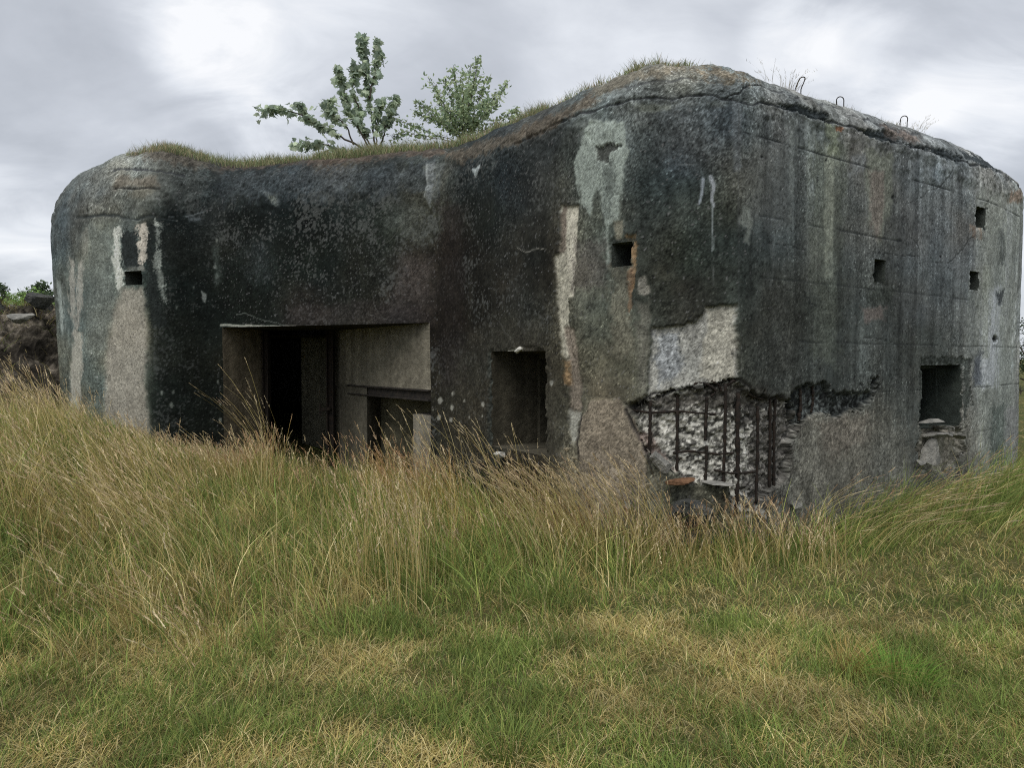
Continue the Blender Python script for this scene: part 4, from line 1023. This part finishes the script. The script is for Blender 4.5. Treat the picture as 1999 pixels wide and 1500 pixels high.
def umbel(px, py, Y, h, label):
    top = at(px, py, Y); z = float(ground_z(top[0] + .25, Y)); P = np.array([[.25, 0, 0], [.17, 0, (top[2] - z) * .5], [0, 0, top[2] - z]])
    o = thing('seeding_umbel', label, 'wildflower', (top[0], Y, z)); mb = MB(); tube(mb, smooth_pts(P, 12), .003, 5); mb.build('stem', M_dry, o)
    mb = MB(); e = P[-1]
    for k in range(46):
        a = rng.random() * 6.28; r = .028 * math.sqrt(rng.random()); q = e + [math.cos(a) * r, math.sin(a) * r, .022 + .012 * rng.random()]
        tube(mb, [e - [0, 0, .01], (e + q) / 2 + [math.cos(a) * .006, math.sin(a) * .006, 0], q], [.0008, .001, .0035], 4)
    mb.build('flower_head', M_dry, o)
M_dry = mat_noise('dry_stalk', (.25, .21, .14), (.42, .37, .27), 40, .9, 0)
umbel(1106, 882, 6.45, 1, 'pale seeding umbel leaning before the broken wall corner')
umbel(1266, 952, 5.9, 1, 'pale seeding umbel below the rusted bars')

# ------------------------------------------------------------------ saplings on the roof
def leaf_shape(kind):
    if kind == 'maple':
        o = [(0, -.1), (.34, -.04), (.55, .18), (.34, .34), (.42, .62), (.14, .66), (0, 1.0), (-.14, .66), (-.42, .62), (-.34, .34), (-.55, .18), (-.34, -.04)]
    else:
        o = [(0, 0), (.26, .22), (.32, .5), (.2, .8), (0, 1.05), (-.2, .8), (-.32, .5), (-.26, .22)]
    return np.array(o)
def leaves(mb, pos, size, pal, kind, droop):
    S2 = leaf_shape(kind); k = len(S2); n = len(pos)
    az = rng.random(n) * 2 * math.pi; el = -droop + .55 * rng.normal(size=n); roll = rng.normal(size=n) * .7
    fw = np.stack([np.cos(az) * np.cos(el), np.sin(az) * np.cos(el), np.sin(el)], 1)
    sd = np.stack([-np.sin(az), np.cos(az), np.zeros(n)], 1); up = np.cross(sd, fw)
    sd2 = sd * np.cos(roll)[:, None] + up * np.sin(roll)[:, None]; up2 = np.cross(sd2, fw)
    sz = size * (.65 + .6 * rng.random(n))
    fold = abs(S2[:, 0]) * .35 - .25 * S2[:, 1] ** 2
    Vv = pos[:, None] + sz[:, None, None] * (sd2[:, None] * S2[None, :, :1] + fw[:, None] * S2[None, :, 1:] + up2[:, None] * fold[None, :, None])
    cen = pos + sz[:, None] * fw * .35
    Vv = np.concatenate([Vv, cen[:, None]], 1)
    c = pick(pal, n, .22); cc = np.repeat(c[:, None], k + 1, 1)
    b_ = np.arange(n)[:, None] * (k + 1); i = np.arange(k)[None]
    f3 = np.stack([b_ + i, b_ + (i + 1) % k, np.broadcast_to(b_ + k, (n, k))], -1).reshape(-1, 3)
    mb.add(Vv.reshape(-1, 3), (), f3, cc.reshape(-1, 3))
def sapling(name, label, cat, base, Y, branches, pal, kind, size, per_m, droop, spread, r0=.022):
    """branches: photo-like polylines with a depth offset each; foliage hangs along their outer parts"""
    B = at(*base, Y); o = thing(name, label, cat, tuple(B)); tr = MB(); cr_ = MB()
    for pl, dy, start, dens in branches:
        n_ = len(pl)
        P = np.array([at(x, y, Y + dy * k / (n_ - 1)) for k, (x, y) in enumerate(pl)]) - B
        P = smooth_pts(P, 30); P[1:] += .008 * rng.normal(size=P[1:].shape)
        L_ = np.linalg.norm(np.diff(P, axis=0), axis=1).sum()
        rr = np.linspace(r0 * min(.8, .3 + L_ * .3), .004, len(P)); tube(tr, P, rr, 6)
        m_ = int(L_ * per_m * dens)
        f = start + (1 - start) * rng.random(m_) ** .85
        k = f * (len(P) - 1); i = k.astype(int).clip(0, len(P) - 2); q = P[i] + (P[i + 1] - P[i]) * (k - i)[:, None]
        cl = (fbm(f * 9 + dy * 7, f * 0, 2, int(abs(dy * 50)) + 3) - .2)
        q = q + rng.normal(size=(m_, 3)) * spread * np.clip(cl, .25, 1)[:, None] * np.array([1, 1, .8])
        # twigs to some leaves
        for j in range(0, m_, 7):
            tube(tr, [P[i[j]], (P[i[j]] + q[j]) / 2 + [0, 0, .02], q[j]], [.004, .003, .002], 4)
        leaves(cr_, q, size, pal, kind, droop)
    tr.build('trunk', M_bark, o); cr_.build('crown', M_leaf, o); return o
LEAFA = np.array([[.19, .25, .16], [.24, .30, .18], [.15, .20, .13], [.27, .33, .20]]) * 1.9 * np.array([1.0, .93, 1.12])
LEAFB = np.array([[.19, .27, .13], [.24, .32, .15], [.16, .24, .12], [.27, .35, .17]]) * 1.7 * np.array([1.05, .93, 1.2])
sapling('sapling', 'sparse young tree with drooping lobed leaves on the bunker roof, taller of the two', 'tree', (737, 312), 11.6, [
    ([(737,312),(728,255),(722,200),(714,150),(709,110),(706,66)], .1, .30, 1.0),
    ([(737,312),(706,262),(682,215),(668,165),(662,128)], -.3, .30, 1.25),
    ([(737,312),(752,250),(765,215),(775,188)], .3, .35, 1.3),
    ([(722,190),(732,140),(738,108),(736,78)], .3, .15, 1.1),
    ([(737,312),(690,280),(640,252),(585,222),(540,213),(516,216)], -.5, .32, 1.0),
    ([(730,312),(690,300),(640,284),(600,280),(570,284)], .35, .35, .95),
    ([(737,312),(716,270),(702,232),(700,205)], .5, .35, 1.2),
    ([(690,282),(670,240),(640,214),(648,190)], .2, .3, 1.1),
    ([(737,312),(735,260),(738,220),(748,196)], -.1, .3, 1.2),
    ([(640,252),(608,235),(590,208),(578,203)], -.1, .3, .8),
    ([(700,210),(690,180),(692,140),(700,126)], .1, .2, 1.1)],
    LEAFA, 'maple', .10, 72, .9, .115)
fan = []
for i, (tx, ty) in enumerate([(935,108),(918,128),(903,142),(952,150),(884,132),(868,150),(848,172),(836,150),(968,178),(990,162),(978,190),(925,150),(895,165),(860,200),(830,205),(812,198),(945,195),(912,180),(1012,213),(880,215),(950,215)]):
    mx, my = 905 + (tx - 905) * .45, 275 + (ty - 275) * .5
    fan.append(([(905,282), (mx, my + 4), (tx, ty)], .5 * math.sin(i * 2.3), .22, 1.0))
fan += [([(905,282),(850,262),(806,245),(768,232)], -.3, .25, .9), ([(905,282),(840,268),(800,262),(762,266)], -.5, .3, .8), ([(905,282),(880,250),(840,232),(808,218)], .2, .25, 1.0), ([(905,282),(950,262),(990,240),(1016,222)], .3, .3, .6)]
sapling('sapling', 'bushy young tree with small green leaves on the roof, shorter of the two', 'tree', (905, 282), 12.4, fan, LEAFB, 'oval', .060, 128, .3, .125, .010)

# ------------------------------------------------------------------ rubble at the left end, loose pieces
def heap():
    n, mth = 260, 170
    th = np.linspace(0, 2 * math.pi, n, endpoint=False); rr = np.linspace(0, 1, mth)
    T_, R_ = np.meshgrid(th, rr)
    cx, cy = -9.3, 13.2
    x = cx + np.cos(T_) * R_ * 3.4; y = cy + np.sin(T_) * R_ * 2.6
    h = 1.95 * (1 - R_ ** 2.4) ** .8
    z = ground_z(x, y) - .15 + h + sstep(0, .3, 1 - R_) * (.9 * (fbm(x * 1.1, y * 1.1, 4, 170) - .5) + .7 * (fbm(x * 5, y * 5 + z_like(h), 3, 171) - .5))
    V = np.stack([x, y, z], -1).reshape(-1, 3) - [cx, cy, 0]
    i = np.arange(n * mth).reshape(mth, n); j = np.roll(i, -1, 1)
    f = np.stack([i[:-1], j[:-1], j[1:], i[1:]], -1)[:, :, ::-1].reshape(-1, 4)
    t_ = fbm(V[:, 0] * 3, V[:, 1] * 3 + V[:, 2] * 4, 4, 172); t2_ = fbm(V[:, 0] * 11, V[:, 1] * 11 + V[:, 2] * 14, 3, 173)
    c = A_((56, 52, 46))[None] * np.exp(3.2 * (t_ - .5) + 3.2 * (t2_ - .5))[:, None]
    o = thing('rubble_heap', 'brown heap of earth and rubble overgrown with dead stems beside the left end', 'rubble heap', (cx, cy, 0))
    new_mesh('earth', V, [f], M_heap, o, c, smooth=True)
    mb = MB(); k = rng.integers(0, len(V), 4200); c = np.where(rng.random(4200)[:, None] < .35, pick(GREEN, 4200) * .6, pick(STRAW, 4200) * .42)
    a = rng.random(4200) * 6.28
    ribbons(mb, V[k], .12 + .22 * rng.random(4200), np.stack([np.cos(a), np.sin(a)], 1) * 1.3, .5 * rng.random(4200), .006 + .006 * rng.random(4200), c, c * 1.2, 3)
    mb.build('dead_stems', M_grass, o)
    g = np.random.default_rng(77)
    for q in range(16):
        k = int(g.integers(int(len(V) * .10), int(len(V) * .8))); p = V[k]
        if p[0] < -.6 or p[1] > .8: p = V[int(g.integers(int(len(V) * .10), int(len(V) * .8)))]
        sz = .08 + .16 * g.random()
        Vs, f_ = stone((sz, sz * .8, sz * .55), 200 + q); mb = MB(); mb.add(Vs, f_); r_ = mb.build('broken_stone', M_dark if q % 3 else M_frag, o); r_.location = tuple(p); r_.rotation_euler = tuple(g.random(3) * 1.5)
def z_like(h): return h * 1.0
heap()
def lump(name, label, cat, p, size, seed, mat, rot=(0, 0, 0), group=None, flat=1.):
    Vs, f = stone(size, seed, flat); mb = MB(); mb.add(Vs, f); o = mb.build(name, mat)
    o.location = tuple(p); o.rotation_euler = rot; tag(o, label, cat, group); return o
lump('concrete_block', 'dark mossy broken block on top of the rubble heap', 'rubble', at(76, 590, 12.2), (.25, .22, .13), 5, M_dark, (.1, .2, .4))
lump('concrete_block', 'jagged grey block in the side of the rubble heap', 'rubble', at(40, 622, 11.6), (.17, .15, .08), 8, M_frag, (.2, -.2, .9))
k = s_at_px(1830)
def sill(px, py, out): 
    k = s_at_px(px); z = z_at(py, k); return np.array([Pxy[k, 0] + Nf[k, 0] * out, Pxy[k, 1] + Nf[k, 1] * out, z])
ang = math.atan2(Tn[k, 1], Tn[k, 0])
lump('concrete_fragment', 'topmost flat slab of the stack on the right embrasure sill', 'rubble', sill(1818, 822, .02), (.13, .11, .024), 11, M_frag, (.04, -.08, ang + .1))
lump('concrete_fragment', 'thin long slab in the middle of the stack on the right embrasure sill', 'rubble', sill(1834, 834, .05), (.20, .13, .022), 12, M_frag, (.0, .07, ang))
lump('concrete_fragment', 'lowest and widest slab of the stack on the right embrasure sill', 'rubble', sill(1826, 847, .05), (.22, .14, .03), 13, M_frag, (.05, -.03, ang - .1))
lump('concrete_fragment', 'small chip at the right end of the right embrasure sill', 'rubble', sill(1862, 850, .05), (.10, .09, .035), 14, M_frag, (.1, .1, ang + .4))
lump('concrete_fragment', 'pale broken lump below the right embrasure', 'rubble', sill(1815, 880, .03), (.10, .10, .14), 15, M_frag, (.1, .1, ang + .2))
lump('white_stone', 'small white stone on the ledge below the flank embrasure', 'stone', sill(984, 888, .06), (.07, .05, .035), 21, M_pale, (0, .2, .3))
lump('white_stone', 'white chip hanging on the top edge of the flank embrasure', 'stone', sill(1014, 683, .015), (.05, .03, .02), 22, M_pale, (0, -.4, -.7))
lump('grey_stone', 'grey stone lying in the bottom of the flank embrasure', 'stone', sill(1047, 872, -.25), (.09, .07, .04), 23, M_frag, (0, .1, .3))
lump('concrete_ledge', 'broken dark concrete edge jutting out below the rusted bars', 'rubble', sill(1345, 1005, .0), (.27, .10, .14), 31, M_dark, (.12, .03, .05))
lump('concrete_ledge', 'thin pale broken edge lying on the dark jutting concrete', 'rubble', sill(1405, 944, .05), (.15, .08, .014), 32, M_frag, (.0, .10, -.05))
lump('brick', 'weathered orange brick lying at the foot of the rusted bars', 'brick', sill(1328, 938, .05), (.135, .06, .022), 33, M_brick, (.05, .02, .02))
lump('concrete_fragment', 'reddish grey fragment leaning below the left bars', 'rubble', sill(1292, 905, .0), (.11, .06, .05), 34, M_frag, (.2, .75, .1))
for i, (px, py, sz, lb) in enumerate(((1475, 1000, .06, 'small grey chunk at the foot of the thickest rusted bar'), (1545, 985, .07, 'grey chunk in the grass right of the rusted bars'), (1232, 985, .06, 'small chunk in the grass left of the rusted bars'), (1790, 905, .06, 'small chunk fallen under the left side of the right embrasure'), (1868, 890, .05, 'small chip fallen under the right side of the right embrasure'))):
    lump('concrete_fragment', lb, 'rubble', sill(px, py, .06), (sz, sz * .8, sz * .6), 50 + i, M_frag, (.2 * i, .3, i))

# ------------------------------------------------------------------ far trees
def far_tree(label, cat, px, base_y, top_y, Y, w, n, pal, seed, name='broadleaf_tree', group=None):
    g = np.random.default_rng(seed); b = at(px, base_y, Y); t = at(px, top_y, Y); z0 = float(ground_z(b[0], Y)) - .1; h = t[2] - z0
    o = thing(name, label, cat, (b[0], Y, z0), group); mb = MB()
    sp_ = smooth_pts([(0, 0, 0), (.03 * h, 0, h * .3), (-.02 * h, 0, h * .7)], 10); tube(mb, sp_, np.linspace(.035 * h, .012 * h, len(sp_)), 7)
    cl = []
    for k in range(16):
        a = g.random() * 6.28; r = w * .5 * math.sqrt(g.random()) * .8; zz = h * (.25 + .65 * g.random()); r *= 1 - .55 * max(0, (zz / h - .5) * 2) ** 1.5
        c = np.array([math.cos(a) * r, math.sin(a) * r, zz]); cl.append((c, w * (.12 + .13 * g.random())))
        tube(mb, [(0, 0, zz * .5), c * .6 + [0, 0, zz * .15], c], [.012 * h, .008 * h, .004 * h], 5)
    cl.append((np.array([0, 0, h * .9]), w * .13))
    mb.build('trunk', M_bark, o)
    mb = MB(); m_ = n // len(cl)
    for c, r in cl:
        d = g.normal(size=(m_, 3)); d /= np.linalg.norm(d, axis=1)[:, None]; q = c + d * (r * (.35 + .75 * g.random(m_)))[:, None] * [1, 1, .8]
        leaves(mb, q, h * .028, pal * (.75 + .5 * g.random()), 'oval', .2)
    mb.build('crown', M_leaf, o); return o
FARG = np.array([[.075, .11, .055], [.09, .13, .06], [.06, .09, .05]])
far_tree('dark green far tree at the left edge behind the rubble heap', 'tree', 2, 720, 546, 62., 5.5, 4200, FARG, 1)
far_tree('far dark tree close to the left end of the bunker', 'tree', 84, 720, 540, 66., 5.0, 4200, FARG, 2)
far_tree('light yellow green bush before the far trees at left', 'shrub', 66, 715, 560, 46., 6.0, 3600, FARG * np.array([2.6, 2.8, 1.6]), 3, 'bush')
far_tree('low pale bush at the foot of the far left trees', 'shrub', 26, 715, 582, 44., 4.4, 2400, FARG * np.array([2.5, 2.5, 1.7]), 4, 'bush')
far_tree('dark green far tree at the right end of the bunker', 'tree', 2006, 765, 615, 38., 3.2, 3000, FARG * .9, 6)
far_tree('far tree beyond the right edge of the field', 'tree', 2080, 765, 590, 40., 3.6, 4200, FARG, 7)
far_tree('small bright bush under the far right tree', 'shrub', 1992, 768, 742, 34., 1.0, 500, FARG * 1.8, 8, 'bush')

# ------------------------------------------------------------------ sky and light
w = bpy.data.worlds.new('World'); sc.world = w; w.use_nodes = True; nt = w.node_tree; L = nt.links.new
bg = nt.nodes['Background']
SUN_EL, SUN_AZ = R(58), R(205)      # behind the camera, to the left
sky = N_(nt, 'ShaderNodeTexSky', sky_type='NISHITA'); sky.sun_disc = False; sky.sun_elevation = SUN_EL; sky.sun_rotation = SUN_AZ
tc = N_(nt, 'ShaderNodeTexCoord')
sepx = N_(nt, 'ShaderNodeSeparateXYZ'); L(tc.outputs['Generated'], sepx.inputs[0])
def math_(op, a=None, b=None, c=None):
    n = N_(nt, 'ShaderNodeMath', operation=op)
    for i, q in enumerate((a, b, c)):
        if q is None: continue
        if isinstance(q, (int, float)): n.inputs[i].default_value = q
        else: L(q, n.inputs[i])
    return n.outputs[0]
den_ = math_('ADD', math_('MAXIMUM', sepx.outputs['Z'], 0.0), .42)
cmb = N_(nt, 'ShaderNodeCombineXYZ'); L(math_('DIVIDE', sepx.outputs['X'], den_), cmb.inputs[0]); L(math_('DIVIDE', sepx.outputs['Y'], den_), cmb.inputs[1])
n1 = N_(nt, 'ShaderNodeTexNoise'); n1.inputs['Scale'].default_value = 1.9; n1.inputs['Detail'].default_value = 7; n1.inputs['Roughness'].default_value = .52; n1.inputs['Distortion'].default_value = .35
mp = N_(nt, 'ShaderNodeMapping'); mp.inputs['Location'].default_value = (7.4, 5.2, 0); mp.inputs['Scale'].default_value = (.8, 1.25, 1); L(cmb.outputs[0], mp.inputs['Vector']); L(mp.outputs[0], n1.inputs['Vector'])
n1b = N_(nt, 'ShaderNodeTexNoise'); n1b.inputs['Scale'].default_value = 4.6; n1b.inputs['Detail'].default_value = 8; n1b.inputs['Roughness'].default_value = .58; n1b.inputs['Distortion'].default_value = .6
L(mp.outputs[0], n1b.inputs['Vector'])
tot = math_('ADD', math_('MULTIPLY_ADD', n1.outputs['Fac'], 1.15, -.215), math_('MULTIPLY', n1b.outputs['Fac'], .62))
def lobe(px, py, deg, amt):
    """a thin place in the overcast (or a heavier one) in that direction of the sky"""
    d = at(px, py, 1.0) - np.array([0, 0, EYE]); d /= np.linalg.norm(d)
    vm = N_(nt, 'ShaderNodeVectorMath', operation='DOT_PRODUCT'); L(tc.outputs['Generated'], vm.inputs[0]); vm.inputs[1].default_value = tuple(d)
    mr = N_(nt, 'ShaderNodeMapRange', interpolation_type='SMOOTHERSTEP'); mr.inputs['From Min'].default_value = math.cos(R(deg)); mr.inputs['From Max'].default_value = 1.0
    mr.inputs['To Min'].default_value = 0; mr.inputs['To Max'].default_value = amt; L(vm.outputs['Value'], mr.inputs['Value'])
    global tot
    # the lobe is broken up by the same cloud noise
    k = math_('MULTIPLY', mr.outputs[0], math_('MULTIPLY_ADD', n1b.outputs['Fac'], 3.4, -.75))
    tot = math_('ADD', tot, k)
for l in ((425, 90, 5.5, .18), (330, 40, 4, .07), (1890, 232, 5.5, .26), (1740, 215, 4, .11), (1545, 75, 4, .12), (650, 40, 12, .04), (560, 268, 4, .08), (50, 470, 7, .10), (860, 190, 11, -.12), (1300, 70, 9, -.09), (170, 210, 10, -.08), (1880, 110, 6, -.10), (1000, 40, 8, -.05), (1960, 310, 5, -.12), (60, 150, 9, -.06), (1930, 40, 9, .03)): lobe(*l)
cr = N_(nt, 'ShaderNodeValToRGB'); e = cr.color_ramp.elements
e[0].position = .35; e[0].color = (.38, .405, .45, 1); e[1].position = 1.0; e[1].color = (.97, .98, 1.0, 1)
k = e.new(.62); k.color = (.60, .63, .685, 1); k = e.new(.80); k.color = (.79, .82, .87, 1)
L(tot, cr.inputs['Fac'])
scl = N_(nt, 'ShaderNodeVectorMath', operation='SCALE'); scl.inputs['Scale'].default_value = 6.3; L(cr.outputs['Color'], scl.inputs[0])
mixs = N_(nt, 'ShaderNodeMix', data_type='RGBA'); mixs.inputs['Factor'].default_value = .94
L(sky.outputs[0], mixs.inputs['A']); L(scl.outputs[0], mixs.inputs['B']); L(mixs.outputs['Result'], bg.inputs['Color'])
bg.inputs['Strength'].default_value = .10
sl = bpy.data.lights.new('sun', 'SUN'); sl.energy = 1.5; sl.angle = R(40); sl.color = (1, .97, .93)
so = bpy.data.objects.new('sun', sl); col.objects.link(so)
sd_ = Vector((math.sin(SUN_AZ) * math.cos(SUN_EL), math.cos(SUN_AZ) * math.cos(SUN_EL), math.sin(SUN_EL)))
so.rotation_euler = sd_.to_track_quat('Z', 'Y').to_euler()

cam = bpy.data.cameras.new('camera'); co = bpy.data.objects.new('camera', cam); col.objects.link(co)
cam.sensor_width = 36; cam.lens = 36 * F / 1999.; cam.clip_end = 3000; cam.clip_start = .05
co.location = (0, 0, EYE); co.rotation_euler = (math.pi / 2 - TH, 0, 0); sc.camera = co
vs = sc.view_settings; vs.view_transform = 'Standard'; vs.look = 'None'; vs.exposure = 0.70; vs.gamma = 1
sc.cycles.max_bounces = 6; sc.cycles.use_denoising = False; sc.cycles.filter_width = 1.1
